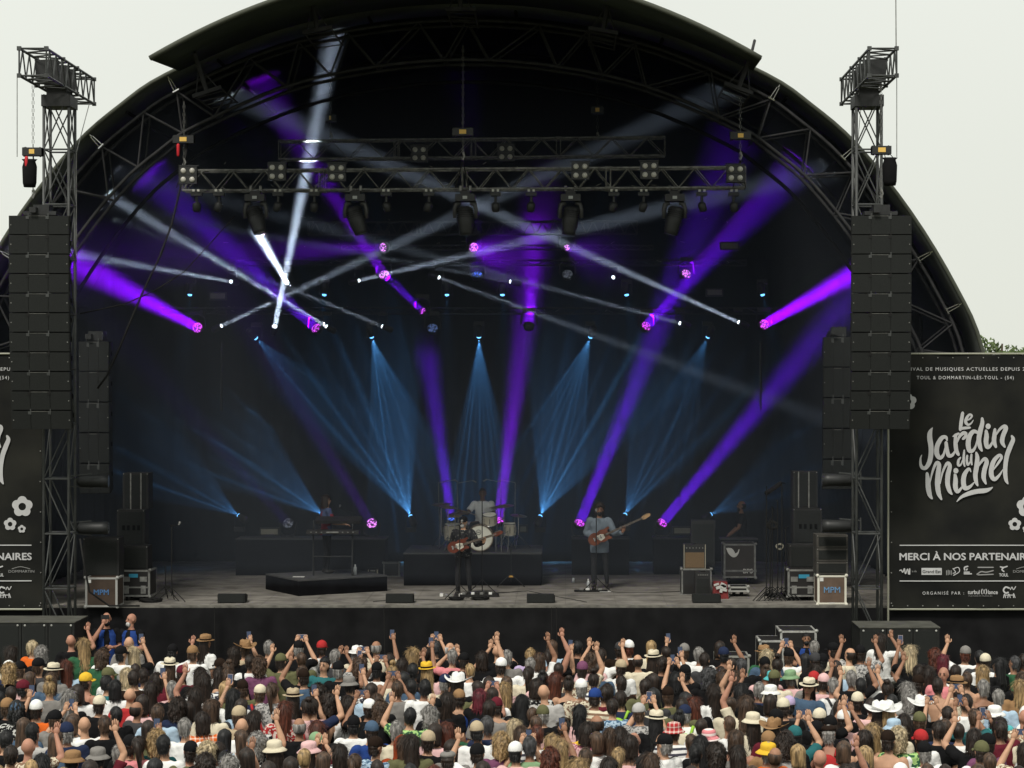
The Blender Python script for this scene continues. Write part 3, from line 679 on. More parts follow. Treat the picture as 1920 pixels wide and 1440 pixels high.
# lowest hanging row
wash((370, 614, 80.4), (150, 498, 86), VIO, K*2.2, 'violet LED wash light at the far left of the lowest hanging row', 11, GV)
wash((592, 615, 80.4), (350, 395, 80), VIO2, K*1.5, 'violet LED wash light, second from left in the lowest hanging row', 13, GV)
wash((811, 615, 80.4), (811, 500, 82), VIO, 0, 'unlit LED wash light left of the centre in the lowest hanging row', 11, GDB)
wash((992, 608, 80.4), (1000, 480, 77.4), VIO, K*.9, 'violet LED wash light right of the centre shining straight up', 14, GV, face=.3)
wash((1212, 611, 80.4), (1450, 360, 80.5), VIO2, K*1.7, 'violet LED wash light throwing a strong beam up to the right', 12, GV)
wash((1433, 608, 80.4), (1640, 492, 84), VIO, K*3.6, 'violet LED wash light at the far right of the lowest hanging row', 10, GV)
# middle row
wash((720, 515, 80.2), (672, 440, 81), VIO, K*.5, 'pink glowing LED wash light, leftmost of the middle hanging row', 10, GP)
wash((894, 514, 80.2), (884, 380, 79), VIO2, K*.2, 'blue glowing LED wash light in the middle hanging row', 12, GB)
wash((1064, 514, 80.2), (1064, 400, 82), VIO, 0, 'unlit LED wash light in the middle hanging row', 12, GD)
wash((1287, 513, 80.2), (1400, 390, 80.4), VIO, K*.3, 'pink glowing LED wash light, rightmost of the middle hanging row', 12, GP)
wash((792, 583, 80.6), (690, 485, 80), VIO2, K*.5, 'violet wash light angled left under the rear truss', 8, GV, r=.08)
for px, lb in ((718, 'left'), (888, 'middle'), (1063, 'right')):
    wash((px, 464, 80), (px+(-150 if px == 718 else 20), 470, 83), VIO, K*(.25 if px < 1000 else .08), 'violet wash light seen edge-on under the ladder truss, %s of three' % lb, 14, GP, r=.07 if px > 1000 else .11, face=.05)
# floor
wash((697, 981, 81.5), (628, 868, 84), VIO, K*.05, 'pink glowing LED wash light standing beside the keyboards', 8, GP, up=-1)
wash((540, 981, 81.5), (440, 870, 84), VIO2, K*.02, 'unlit LED wash light standing on the box left of the keyboards', 8, GD, up=-1)
wash((846, 972, 80.5), (812, 735, 77.4), VIO2, K*.8, 'blue violet wash light behind the left cymbals of the drum kit', 9, GB, up=-1, r=.1)
wash((935, 975, 80.5), (990, 560, 77.3), VIO, K*1.3, 'pink violet wash light shining up just right of the drummer', 9, GV, up=-1)
wash((1087, 980, 81.5), (1280, 500, 78), VIO2, K*1.35, 'violet floor wash light left of the bass player', 8.5, GV, up=-1)
wash((1242, 980, 81.5), (1560, 600, 79), VIO2, K*1.35, 'violet floor wash light right of the bass player', 8.5, GV, up=-1)

BHEAD = glow('white beam lens', (.8, .92, 1), 4)
def beamlight(src, tgt, pw, label, spread=2.5, r=.045, lens=True, up=1):
    p = P(*src); d = (P(*tgt)-p).normalized(); t = thing('beam_light', label, 'stage light', p+V((0, 0, .3*up)), 'narrow white beam lights')
    MB().box(p+V((0, .12, .30*up)), (.2, .16, .08)).build('base', BLKM, t)
    m = MB()
    for s_ in (-1, 1): m.bar(p+V((s_*.1, .12, .27*up)), p+V((s_*.1, .08, 0)), .014)
    m.build('yoke', BLKM, t)
    b = p-d*.26; MB().chain([(b, .05), (b+d*.05, .08), (p-d*.08, .075), (p-d*.01, .058)], 12).build('head', BLKM, t, smooth=True)
    q = d.to_track_quat('Z', 'Y').to_matrix(); MB().ell(p, (r*1.0, r*1.0, r*.7), 12, 8, q).build('lens', BHEAD if lens else LENSOFF, t, smooth=True)
    if pw: area('lamp', p+d*.05, d, r, spread, pw, WHI, t)
    return t
B = 24
beamlight((433, 528, 80.3), (150, 478, 88), B*.6, 'beam light whose pale beam leaves level towards the left tower', 3.2)
beamlight((415, 611, 80.4), (760, 450, 82), B*.7, 'beam light at the left end shining up to the right', 3.4)
beamlight((515, 612, 80.4), (640, 0, 90), B*4, 'brightest beam light, shooting almost straight up', 4, .06)
beamlight((612, 612, 80.4), (150, 335, 83.5), B*2.8, 'beam light crossing the violet beam towards the upper left', 3.6)
beamlight((538, 530, 80.3), (478, 428, 93), B*3, 'very bright beam light aimed at the leftmost big moving head', 2.2, .055)
beamlight((717, 612, 80.4), (520, 530, 80), B*.3, 'beam light with a faint beam rising to the left', 3.4)
beamlight((673, 526, 80.3), (1270, 385, 83), B*.8, 'beam light sending a long pale beam up to the right', 4)
beamlight((1385, 604, 80.4), (920, 395, 82), B*1.1, 'beam light at the right with a beam rising to the upper left', 3.4)
beamlight((1275, 606, 80.4), (880, 500, 82), B*.25, 'beam light with a dim beam left of the rightmost pale beam')
beamlight((823, 520, 80.3), (1350, 714, 83), B*.25, 'beam light pointing down to the right from the middle row', 3.4)
beamlight((957, 528, 80.3), (700, 480, 81), B*.12, 'beam light glimpsed edge-on at the centre of the middle row')
beamlight((1150, 520, 80.3), (1000, 600, 84), 0, 'barely lit beam light right of the centre of the middle row')

FANL = glow('blue spot lens', (.15, .5, 1), 4)
def fan(src, tgt, ang, pw, label, rays=11, seed=0, up=1, lens=True):
    p = P(*src); d = (P(*tgt)-p).normalized(); t = thing('gobo_spot', label, 'stage light', p+V((0, 0, .3*up)), 'blue fan spotlights')
    MB().box(p+V((0, .1, .32*up)), (.24, .18, .1)).build('base', BLKM, t)
    m = MB()
    for s_ in (-1, 1): m.bar(p+V((s_*.12, .1, .28*up)), p+V((s_*.12, .06, 0)), .016)
    m.build('yoke', BLKM, t)
    b = p-d*.3; MB().chain([(b, .06), (b+d*.06, .09), (p-d*.1, .08), (p-d*.02, .06)], 12).build('head', BLKM, t, smooth=True)
    q = d.to_track_quat('Z', 'Y').to_matrix(); MB().ell(p, (.052, .052, .03), 12, 8, q).build('lens', FANL if lens else LENSOFF, t, smooth=True)
    l = bpy.data.lights.new('lamp', 'SPOT'); l.spot_size = math.radians(ang); l.spot_blend = .25; l.energy = pw; l.color = CYA; l.shadow_soft_size = .02
    l.use_nodes = True; n = l.node_tree; em = n.nodes['Emission']; c = n.nodes.new('ShaderNodeTexCoord')
    sx = n.nodes.new('ShaderNodeSeparateXYZ'); n.links.new(c.outputs['Normal'], sx.inputs[0])
    def mth(op, a, b_=None, c_=None):
        k = n.nodes.new('ShaderNodeMath'); k.operation = op
        for i, v in enumerate((a, b_, c_)):
            if v is None: continue
            if isinstance(v, (int, float)): k.inputs[i].default_value = v
            else: n.links.new(v, k.inputs[i])
        return k.outputs[0]
    u = mth('DIVIDE', sx.outputs[0], sx.outputs[2]); v_ = mth('DIVIDE', sx.outputs[1], sx.outputs[2])
    k1 = rays*2.2/(2*math.tan(math.radians(ang/2)))
    w1 = mth('SINE', mth('MULTIPLY_ADD', v_, k1*3.1, seed)); w2 = mth('SINE', mth('MULTIPLY_ADD', v_, k1*1.17, seed*2.3)); w3 = mth('SINE', mth('MULTIPLY_ADD', v_, k1*5.3, seed*.7))
    s1 = mth('MAXIMUM', mth('MULTIPLY_ADD', w1, .5, .5), 0); s2 = mth('MULTIPLY_ADD', w2, .4, .6); s3 = mth('MULTIPLY_ADD', w3, .3, .7)
    fu = mth('DIVIDE', 1.0, mth('MULTIPLY_ADD', mth('MULTIPLY', u, u), 60, 1))
    s4 = mth('MULTIPLY', mth('MULTIPLY_ADD', mth('MULTIPLY', mth('MULTIPLY', mth('POWER', s1, 7), s2), s3), 3.0, .55), fu)
    n.links.new(s4, em.inputs['Strength'])
    o = bpy.data.objects.new('lamp', l); C.objects.link(o); o.location = p+d*.06-wl(t); o.parent = t; z_ = -d; x_ = V((0, 1, 0)); x_ = (x_-z_*x_.dot(z_)).normalized(); y_ = z_.cross(x_); o.rotation_euler = Matrix((x_, y_, z_)).transposed().to_euler()
    LAMPS.append((o, p, d, math.radians(ang/2), .03)); return t
G = 7000
fan((770, 968, 81.5), (665, 700, 77.2), 46, G*.75, 'blue fan spotlight on the floor just left of the drum riser', 8, 1, up=-1)
fan((1013, 968, 81.5), (1120, 700, 77.2), 48, G*.75, 'blue fan spotlight on the floor just right of the drum riser', 8, 2, up=-1)
fan((1172, 965, 81.5), (1285, 740, 77.4), 42, G*.3, 'blue fan spotlight on the box behind the bass player', 6, 3, up=-1)
fan((1332, 965, 81), (1480, 885, 77.5), 34, G*.15, 'blue fan spotlight behind the guitar amplifiers', 5, 4, up=-1)
fan((448, 967, 81), (290, 860, 77.5), 36, G*.22, 'blue fan spotlight at the left end of the floor row', 5, 5, up=-1)
fan((606, 966, 80.5), (480, 870, 77.5), 34, G*.45, 'blue fan spotlight hidden behind the keyboard player', 6, 6, up=-1, lens=False)
fan((480, 634, 80), (640, 800, 77.6), 34, G*.2, 'upper blue fan spotlight, leftmost of the row of five', 7, 7)
fan((697, 632, 80), (760, 850, 77.8), 34, G*.75, 'upper blue fan spotlight, second from left in the row of five', 8, 8)
fan((898, 632, 80), (902, 850, 78.2), 28, G*.95, 'upper blue fan spotlight at the centre of the row of five', 9, 9)
fan((1107, 632, 80), (1030, 850, 77.8), 34, G*.5, 'upper blue fan spotlight, fourth in the row of five', 8, 10)
fan((1327, 632, 80), (1230, 850, 77.8), 34, G*.22, 'upper blue fan spotlight, rightmost of the row of five', 7, 11)
for i, (px, tx, lb) in enumerate(((356, 348, 'far left'), (608, 600, 'left'), (838, 836, 'centre left'), (942, 946, 'centre right'), (1175, 1190, 'right'), (1430, 1450, 'far right'))):
    fan((px, 553, 80), (tx, 640, 80), 22, G*.035, 'small blue spotlight glowing under the middle truss, %s' % lb, 4, 20+i)
for k, lb in ((480, 'far left'), (697, 'left'), (898, 'centre'), (1107, 'right'), (1327, 'far right')):
    pass

# big moving heads under the front truss
def big_head(px, tilt, label, lit=False, yaw=0):
    s = FT; p = P(px, 366, s); t = thing('moving_head', label, 'stage light', p, 'big moving heads under the front truss')
    b_ = MB(); b_.box(p+V((0, .1, -.05)), (.40, .34, .14)); b_.box(p+V((0, .1, .05)), (.2, .2, .08)); bb_ = b_.build('base', BLKM, t)
    MB().box(p+V((.0, -.078, -.05)), (.09, .012, .06)).build('display', mat('grey display', (.35, .37, .36), .3), bb_)
    m = MB()
    for s_ in (-1, 1): m.chain([(p+V((s_*.1, .1, -.14)), .05), (p+V((s_*.19, .1, -.18)), .05), (p+V((s_*.215, .1, -.28)), .045), (p+V((s_*.215, .1, -.46)), .04)], 8)
    m.build('yoke', mat('charcoal plastic', (.05, .05, .05), .45, spec=.4), t, smooth=True)
    c = p+V((0, .1, -.42)); d = V((math.sin(tilt)*math.cos(yaw), -math.sin(yaw), -math.cos(tilt)))
    d.normalize(); a = c-d*.2; MB().chain([(a, .10), (a+d*.04, .155), (c+d*.12, .165), (c+d*.32, .14), (c+d*.38, .13)], 14).build('head', BLKM, t, smooth=True)
    m = MB()
    for k in range(4): m.chain([(a+d*(.09+k*.04), .168), (a+d*(.10+k*.04), .168)], 14)
    m.build('cooling_fin', RUBBER, t)
    q = d.to_track_quat('Z', 'Y').to_matrix(); MB().ell(c+d*.375, (.115, .115, .02), 14, 6, q).build('lens', LENSOFF, t, smooth=True)
    MB().chain([(p+V((-.1, .1, .1)), .03), (p+V((-.1, .1, .2)), .03)], 8).build('clamp', DULL, t); MB().chain([(p+V((.1, .1, .1)), .03), (p+V((.1, .1, .2)), .03)], 8).build('clamp', DULL, t)
big_head(478, .30, 'leftmost big moving head, tilted right and catching a white beam', yaw=.25)
big_head(666, .32, 'second big moving head from the left, tilted to the right')
big_head(872, .06, 'big moving head at the middle of the front truss, pointing down')
big_head(1070, -.12, 'fourth big moving head from the left, almost upright')
big_head(1265, -.22, 'rightmost big moving head, tilted left with a lit left edge')
# small clamped fixtures
for i, px in enumerate((368, 410, 521, 589, 724, 804, 929, 996, 1151, 1207, 1316, 1376)):
    p = P(px, 362, FT); t = thing('profile_spot', 'small clamped spotlight, number %d' % i, 'stage light', p, 'small spotlights under the front truss')
    t['label'] = ['small dark spotlight at the left end of the front truss', 'small spotlight with a faint beam, left of the first moving head', 'small spotlight just right of the first moving head', 'small spotlight left of the second moving head, behind the tall beam', 'small spotlight just right of the second moving head', 'small spotlight left of the middle moving head', 'small downward spotlight just right of the middle moving head', 'small spotlight left of the fourth moving head', 'small spotlight just right of the fourth moving head', 'small spotlight left of the last moving head', 'small spotlight just right of the last moving head', 'small spotlight at the right end of the front truss'][i]
    m = MB(); m.box(p+V((0, .05, -.02)), (.22, .16, .07)); m.build('base', BLKM, t)
    m = MB(); m.box(p+V((-.05, -.04, .05)), (.045, .04, .045)); m.box(p+V((.05, -.04, .05)), (.045, .04, .045)); m.build('clamp', mat('bright clamp', (.5, .5, .46), .4), t)
    a = R.uniform(-.4, .4); d = V((math.sin(a), .2, -1)).normalized()
    MB().bar(p+V((0, .05, -.05)), p+V((0, .05, -.2)), .03, 8).build('yoke', BLKM, t)
    MB().chain([(p+V((0, .05, -.18)), .05), (p+V((0, .05, -.22)), .085), (p+V((0, .05, -.22))+d*.12, .08), (p+V((0, .05, -.22))+d*.16, .06)], 10).build('head', BLKM, t, smooth=True)
# four-eye blinders
BL = mat('blinder lamp', (.42, .41, .37), .35, spec=.6, noise_=.3, scale=40)
for px, py, s, lb in ((355, 330, 93.5, 'at the left end of the front truss'), (521, 324, 93.5, 'on the front truss above the tall white beam'), (633, 325, 93.5, 'on the front truss, third from the left'), (787, 290, 87, 'on the upper truss left of the centre chain'), (949, 288, 87, 'on the upper truss right of the centre chain'), (1088, 322, 93.5, 'on the front truss just right of the middle'), (1217, 321, 93.5, 'on the front truss, second from the right end'), (1378, 327, 93.5, 'at the right end of the front truss, tinted violet')):
    p = P(px, py, s)-V((0, .12, 0)); t = thing('blinder', 'four-lamp blinder '+lb, 'stage light', p, 'four-lamp blinders')
    m = MB()
    for z in (-.088, .088): m.box(p+V((0, 0, z)), (.36, .14, .168))
    m.box(p+V((0, .05, .2)), (.40, .06, .02)); m.build('housing', BLKM, t)
    for x in (-.088, .088):
        for z in (-.088, .088): MB().ell(p+V((x, -.075, z)), (.056, .03, .056), 12, 6).build('lamp_lens', BL, t, smooth=True)
# strobe panels
BEI = mat('strobe diffuser', (.22, .21, .17), .5)
for px, py, s, wd, lb in ((408, 555, 80, .34, 'hanging high on the far left'), (1368, 461, 81, .38, 'hanging high at the right of the ladder truss'), (1340, 548, 79, .34, 'hanging at the right of the middle row'), (505, 997, 82, .38, 'on the left black box'), (836, 993, 80.6, .16, 'left of the bass drum'), (857, 993, 80.5, .16, 'nearest the left of the bass drum'), (981, 992, 80.5, .14, 'right of the floor tom'), (1280, 995, 82, .38, 'on the black box behind the amplifiers')):
    p = P(px, py, s); t = thing('strobe_panel', 'beige strobe panel '+lb, 'stage light', p, 'strobe panels')
    MB().box(p+V((0, .06, 0)), (wd+.08, .1, .19)).build('housing', BLKM, t); MB().box(p+V((0, .0, 0)), (wd, .02, .12)).build('diffuser', BEI, t)
# loose clamps and cables on the dark trusses (small bright glints)
m = MB()
for _ in range(90):
    row, s = R.choice(((578, 79.3), (487, 80.4), (455, 81.4), (412, 79.8), (351, FT-.5), (311, FT-.5)))
    p = P(R.uniform(400, 1380), row+R.uniform(-4, 8), s)-V((0, .06, 0)); m.bar(p, p+V((R.uniform(-.12, .12), 0, R.uniform(-.05, .05))), .008, 4)
lc = kind(m.build('loose_cable', DULL), 'stuff'); lc['label'] = 'bits of cable and tape tied along the dark trusses'
for px, x2, lb in ((415, 0, 'left'), (1426, 0, 'right')):
    tag(MB().bar(P(px, 640, 84), P(px, 770, 84), .03).build('pipe', BLKM), 'vertical black pipe hanging at the %s of the stage' % lb, 'pipe')

# haze: thin smoke filling the arch, built as touching cells so that each lamp is only traced through the air its beam crosses
HZ = bpy.data.objects.new('haze', None); C.objects.link(HZ); kind(HZ, 'stuff'); HZ['label'] = 'thin smoke hanging inside the dark stage'
hp = [(SX+p.x, p.y) for p in offset(full, -.03) if p.y > ZS+.1]
def clip(pl, ax, lim, sgn):
    out = []
    for i in range(len(pl)):
        a, b = pl[i], pl[(i+1) % len(pl)]; ia = (a[ax]-lim)*sgn >= 0; ib = (b[ax]-lim)*sgn >= 0
        if ia: out.append(a)
        if ia != ib: t = (lim-a[ax])/(b[ax]-a[ax]); out.append((a[0]+(b[0]-a[0])*t, a[1]+(b[1]-a[1])*t))
    return out
XS = [SX-10.9, SX-7.6, SX-6, SX-4.6, SX-3.2, SX-1.9, SX-.6, SX+.7, SX+2, SX+3.3, SX+4.6, SX+6, SX+7.6, SX+10.9]; ZZ = [ZS+.1, 4.6, 6.9, 8.6, 10.6, 14]
EXC = {}
for i in range(len(XS)-1):
    for j in range(len(ZZ)-1):
        pl = hp
        for ax, lim, sg in ((0, XS[i]+.0005, 1), (0, XS[i+1]-.0005, -1), (1, ZZ[j]+.0005, 1), (1, ZZ[j+1]-.0005, -1)):
            pl = clip(pl, ax, lim, sg)
            if len(pl) < 3: break
        if len(pl) < 3: continue
        o = MB().poly(pl, YA+.06, YB+.41).build('haze_cell', hz, HZ)
        x0, x1 = min(p[0] for p in pl), max(p[0] for p in pl); z0, z1 = min(p[1] for p in pl), max(p[1] for p in pl)
        for L in LAMPS:
            l, p, d, ha, r = L; hit = False
            for k in range(0, 70):
                t = k*.25; q = p+d*t; rr = r+.2+t*math.tan(ha)
                if q.y < YA-1-rr or q.y > YB+2+rr: break
                dx = max(x0-q.x, 0, q.x-x1); dz = max(z0-q.z, 0, q.z-z1)
                if dx*dx+dz*dz < rr*rr: hit = True; break
            if not hit: EXC.setdefault(l.name, (l, []))[1].append(o)
for l, obs in EXC.values():
    c = bpy.data.collections.new('unlit air'); 
    for o in obs: c.objects.link(o)
    l.light_linking.receiver_collection = c
    for lo in c.collection_objects: lo.light_linking.link_state = 'EXCLUDE'
sc.cycles.transparent_max_bounces = 40
# ================= BAND GEAR =================
def box_thing(name, label, cat, a, b, mt, group=None):
    t = thing(name, label, cat, ((a[0]+b[0])/2, (a[1]+b[1])/2, min(a[2], b[2])), group); o = MB().bb(a, b).build(PN.get(name, 'body'), mt, t); return t
PN = {}
def floor_s(py, z=ZS): return (py-VY)/(CH-z)
def px_box(x0, x1, ytop, ybot, s=None, dep=.5):
    """world corners of a box whose front face fills these photo pixels, standing where its bottom edge is"""
    s = s or floor_s(ybot); return V((X_(x0, s), Y_(s), Z_(ybot, s))), V((X_(x1, s), Y_(s)+dep, Z_(ytop, s)))
LAM = mat('black laminate', (.016, .015, .015), .5, spec=.3, noise_=.2, scale=5)
BRN = mat('brown laminate', (.045, .030, .022), .55, spec=.3, noise_=.2, scale=5)
WHT = mat('white sticker', (.6, .6, .58), .6)
CYL = mat('cyan sticker', (.03, .22, .34), .6)
BLT = mat('blue stencil paint', (.06, .16, .35), .6)
def flight_case(x0, x1, yt, yb, label, face=LAM, edge=ALU, s=None, dep=.7, castors=True, text=None, tcol=None, tsize=.12, latches=False, sticker=None, ew=.035):
    a, b = px_box(x0, x1, yt, yb, s, dep); zc = .0
    if castors: a.z += .1
    t = thing('flight_case', label, 'flight case', ((a.x+b.x)/2, (a.y+b.y)/2, a.z-(.1 if castors else 0)), 'flight cases')
    MB().bb(a, b).build('panel', face, t)
    m = MB(); e = ew
    for x in (a.x, b.x-e):
        for y in (a.y-.004, b.y-e): m.bb((x-.003, y, a.z), (x+e+.003, y+e, b.z))
    for z in (a.z-.002, b.z-e+.002):
        for y in (a.y-.006, b.y-e+.002): m.bb((a.x-.001, y, z), (b.x+.001, y+e, z+e))
        for x in (a.x-.005, b.x-e+.005): m.bb((x, a.y, z), (x+e, b.y, z+e))
    m.build('edge_trim', edge, t)
    for x in (a.x, b.x):
        for z in (a.z, b.z): MB().ell((x, a.y, z), (.035, .035, .035), 8, 6).build('ball_corner', edge, t)
    if castors:
        for x in (a.x+.12, b.x-.12):
            for y in (a.y+.1, b.y-.1): MB().bar((x-.02, y, a.z-.05), (x+.02, y, a.z-.05), .048, 10).build('castor', RUBBER, t)
    if latches:
        for x in (a.x+.13, b.x-.13):
            MB().bb((x-.07, a.y-.016, a.z+.30), (x+.07, a.y-.008, a.z+.40)).build('latch', DULL, t); MB().bb((x-.05, a.y-.016, a.z+.06), (x+.05, a.y-.008, a.z+.22)).build('latch', DULL, t)
        MB().bb((a.x+.04, a.y-.012, a.z+.17), (b.x-.04, a.y-.007, a.z+.20)).build('lid_rail', edge, t)
    if text:
        m = MB(); text_mesh(m, text, (a.x+b.x)/2, (a.z+b.z)/2-tsize*.45, tsize, a.y-.01, .01, 1, None, 'c'); m.build('lettering', tcol or BLT, t, fix=False)
    if sticker:
        for (u0, u1, v0, v1, mt) in sticker:
            MB().bb((a.x+(b.x-a.x)*u0, a.y-.010, a.z+(b.z-a.z)*v0), (a.x+(b.x-a.x)*u1, a.y-.003, a.z+(b.z-a.z)*v1)).build('sticker', mt, t)
    return t, a, b
flight_case(160, 220, 1083, 1138, 'brown flight case with blue letters at the left stage corner', BRN, mat('grey edge', (.30, .30, .29), .4), 96, .6, False, 'MPM', BLT, .11, sticker=[(.08, .18, .82, .93, WHT)])
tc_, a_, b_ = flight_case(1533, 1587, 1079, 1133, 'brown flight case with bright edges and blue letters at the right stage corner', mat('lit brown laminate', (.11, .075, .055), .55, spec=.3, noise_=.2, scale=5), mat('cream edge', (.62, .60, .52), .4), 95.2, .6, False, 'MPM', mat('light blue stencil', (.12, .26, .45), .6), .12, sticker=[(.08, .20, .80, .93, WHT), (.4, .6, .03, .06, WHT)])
flight_case(225, 281, 1069, 1128, 'black flight case with latches and cyan sticker, left wing', LAM, DULL, 93.5, .7, True, latches=True, sticker=[(.3, .6, .72, .86, CYL)])
flight_case(1477, 1531, 1068, 1128, 'black flight case with latches and cyan sticker, right wing', LAM, DULL, 93.5, .7, True, latches=True, sticker=[(.38, .75, .68, .82, CYL)])
tcase, ta, tb = flight_case(1357, 1417, 1020, 1092, 'tall brown-black flight case with white cat sticker before the technician', mat('dark brown laminate', (.030, .023, .018), .5, spec=.3, noise_=.2, scale=4), DULL, 86.5, .7, True)
m = MB(); c = V((ta.x+.17, ta.y-.012, tb.z-.18)); stroke(m, [(c.x-.1, c.z+.08, .04), (c.x-.03, c.z+.03, .13), (c.x+.05, c.z-.06, .1), (c.x+.13, c.z-.02, .04), (c.x+.16, c.z+.06, .02)], c.y); m.build('sticker', WHT, tcase, fix=False)
m = MB(); text_mesh(m, 'BPS', tb.x-.27, ta.z+.10, .10, ta.y-.012, .02, 1, .2); m.build('lettering', WHT, tcase, fix=False)
m = MB(); m.bb((ta.x-.02, ta.y-.02, ta.z+.13), (tb.x+.02, ta.y-.008, ta.z+.17)); m.build('lid_rail', DULL, tcase)
flight_case(1367, 1403, 1100, 1119, 'low black and silver flight case in front of the technician', LAM, mat('silver edge', (.38, .38, .36), .35, metal=.3), None, .5, True)
flight_case(719, 749, 1055, 1081, 'small silver edged case between keyboard riser and drum riser', LAM, DULL, None, .35, False, ew=.02)
m, n_ = px_box(1278, 1334, 1067, 1116, 90.5, .6)
flight_case(1278, 1334, 1067, 1116, 'black case with grey edge carrying the small tan amplifier', LAM, DULL, 90.8, .6, False, ew=.025)
# pit cases in front of the stage
flight_case(1463, 1531, 1183, 1300, 'tall black flight case with white edges in the pit at right', LAM, ALU, 101, .9, False)
flight_case(1424, 1470, 1201, 1300, 'shorter white edged flight case in the pit at right', LAM, ALU, 101.5, .8, False)
flight_case(1343, 1405, 1230, 1300, 'low grey lidded case in the pit, partly hidden by raised arms', LAM, mat('grey trim', (.25, .25, .23), .5), 102, .7, False)
# amplifiers
TAN = mat('tan grille cloth', (.13, .085, .045), .85, noise_=.15, scale=60); TOLEX = mat('black vinyl covering', (.018, .018, .018), .6, bump=.3, bscale=200)
def amp(x0, x1, yt, yb, s, label, cloth, split=.3, cab=False, dep=.35, trim=True):
    a, b = px_box(x0, x1, yt, yb, s, dep); t = thing('amplifier', label, 'amplifier', ((a.x+b.x)/2, (a.y+b.y)/2, a.z), 'amplifiers')
    MB().bb(a, b).build('cabinet', TOLEX, t)
    zt = b.z-(b.z-a.z)*split; MB().bb((a.x+.03, a.y-.012, a.z+.03), (b.x-.03, a.y-.002, zt-.02)).build('grille', cloth, t)
    if trim:
        m = MB()
        for x in (a.x, b.x-.014): m.bb((x, a.y-.015, a.z), (x+.014, a.y-.003, b.z))
        m.bb((a.x+.014, a.y-.015, a.z), (b.x-.014, a.y-.003, a.z+.014)); m.build('piping', mat('cream piping', (.3, .28, .22), .6), t)
    if not cab:
        m = MB()
        for k in range(6): m.bar((a.x+.06+k*(b.x-a.x-.12)/5, a.y-.02, (zt+b.z)/2), (a.x+.06+k*(b.x-a.x-.12)/5, a.y, (zt+b.z)/2), .012, 8)
        m.build('knob', DULL, t)
        MB().bar((a.x+.2, a.y+.1, b.z+.02), (b.x-.2, a.y+.1, b.z+.02), .014, 6).build('handle', RUBBER, t)
    return t
amp(1282, 1323, 1021, 1067, 90.6, 'small guitar amplifier with tan grille on top of the grey edged case', TAN, .28)
amp(1296, 1340, 976, 1060, 88, 'big dark speaker cabinet standing behind the tan amplifier', GRILLE, .06, True, trim=False)
amp(1304, 1332, 1073, 1119, 92, 'small black guitar amplifier on the floor before the cased amplifier', GRILLE, .22, trim=False)
t = thing('bag', 'red bag with white papers and cables beside the amplifiers', 'bag', P(1352, 1122, floor_s(1122)))
a, b = px_box(1337, 1366, 1092, 1123, None, .35); MB().box((a+b)/2, [abs((b-a)[i]) for i in range(3)], top=.85).build('pouch', mat('dark red cloth', (.14, .02, .02), .8, noise_=.3, scale=10, bump=.6, bscale=15), t)
m = MB()
for k in range(7): c = V((R.uniform(a.x+.04, b.x-.06), a.y-.02, R.uniform(a.z+.17, b.z-.02))); m.box(c, (R.uniform(.05, .12), .01, R.uniform(.04, .09)), Matrix.Rotation(R.uniform(-.5, .5), 3, 'Y'))
m.build('paper', mat('crumpled paper', (.4, .4, .38), .7), t)
# speaker stacks at the wings
def spk(x0, x1, yt, yb, s, label, dep=.5, holes=False, wedge=False, mt=None, bars=()):
    a, b = px_box(x0, x1, yt, yb, s, dep); t = thing('speaker', label, 'speaker', ((a.x+b.x)/2, (a.y+b.y)/2, a.z), 'wing speakers')
    MB().bb(a, b).build('cabinet', mt or mat('dark grey cabinet', (.017, .017, .017), .7, noise_=.3, scale=6), t)
    g = MB(); g.bb((a.x+.04, a.y-.012, a.z+.04), (b.x-.04, a.y-.002, b.z-.04)); g.build('grille', GRILLE, t)
    m = MB()
    for x in bars: xx = a.x+(b.x-a.x)*x; m.bb((xx-.012, a.y-.03, a.z), (xx+.012, a.y-.013, b.z))
    if bars: m.build('flying_rail', DULL, t)
    if holes:
        for x in (.25, .42, .62, .79):
            xx = a.x+(b.x-a.x)*x; zz = (a.z+b.z)/2; MB().bb((xx-.028, a.y-.017, zz-.05), (xx+.028, a.y-.013, zz+.05)).build('port', SEAM, t)
    for x, z in ((a.x+.02, b.z-.02), (b.x-.02, b.z-.02)): MB().ell((x, a.y-.01, z), (.012, .01, .012), 6, 4).build('corner', DULL, t)
    return t
spk(156, 223, 1009, 1082, 95, 'large dark speaker on top of the lettered case at the left corner')
spk(228, 277, 1024, 1069, 93, 'grey speaker on the latched case in the left wing', holes=False)
spk(219, 271, 956, 1023, 91, 'speaker with four port slots in the left wing stack', holes=True)
spk(230, 278, 887, 955, 90.5, 'upright wedge speaker topping the left wing stack', bars=(.32, .72))
spk(1480, 1530, 1022, 1066, 92.5, 'black speaker on the latched case in the right wing')
spk(1487, 1541, 954, 1020, 91, 'speaker with four port slots in the right wing stack', holes=True)
spk(1487, 1533, 884, 952, 90.5, 'upright wedge speaker topping the right wing stack', bars=(.22, .64))
GB_ = mat('brown grey rack', (.05, .047, .042), .7, noise_=.25, scale=5)
for k, lb in enumerate(('topmost', 'middle', 'lowest')):
    spk(1531, 1590, 1003+k*25, 1027+k*25, 95.2, lb+' of three flat brown-grey boxes stacked at the right stage corner', .6, mt=GB_)
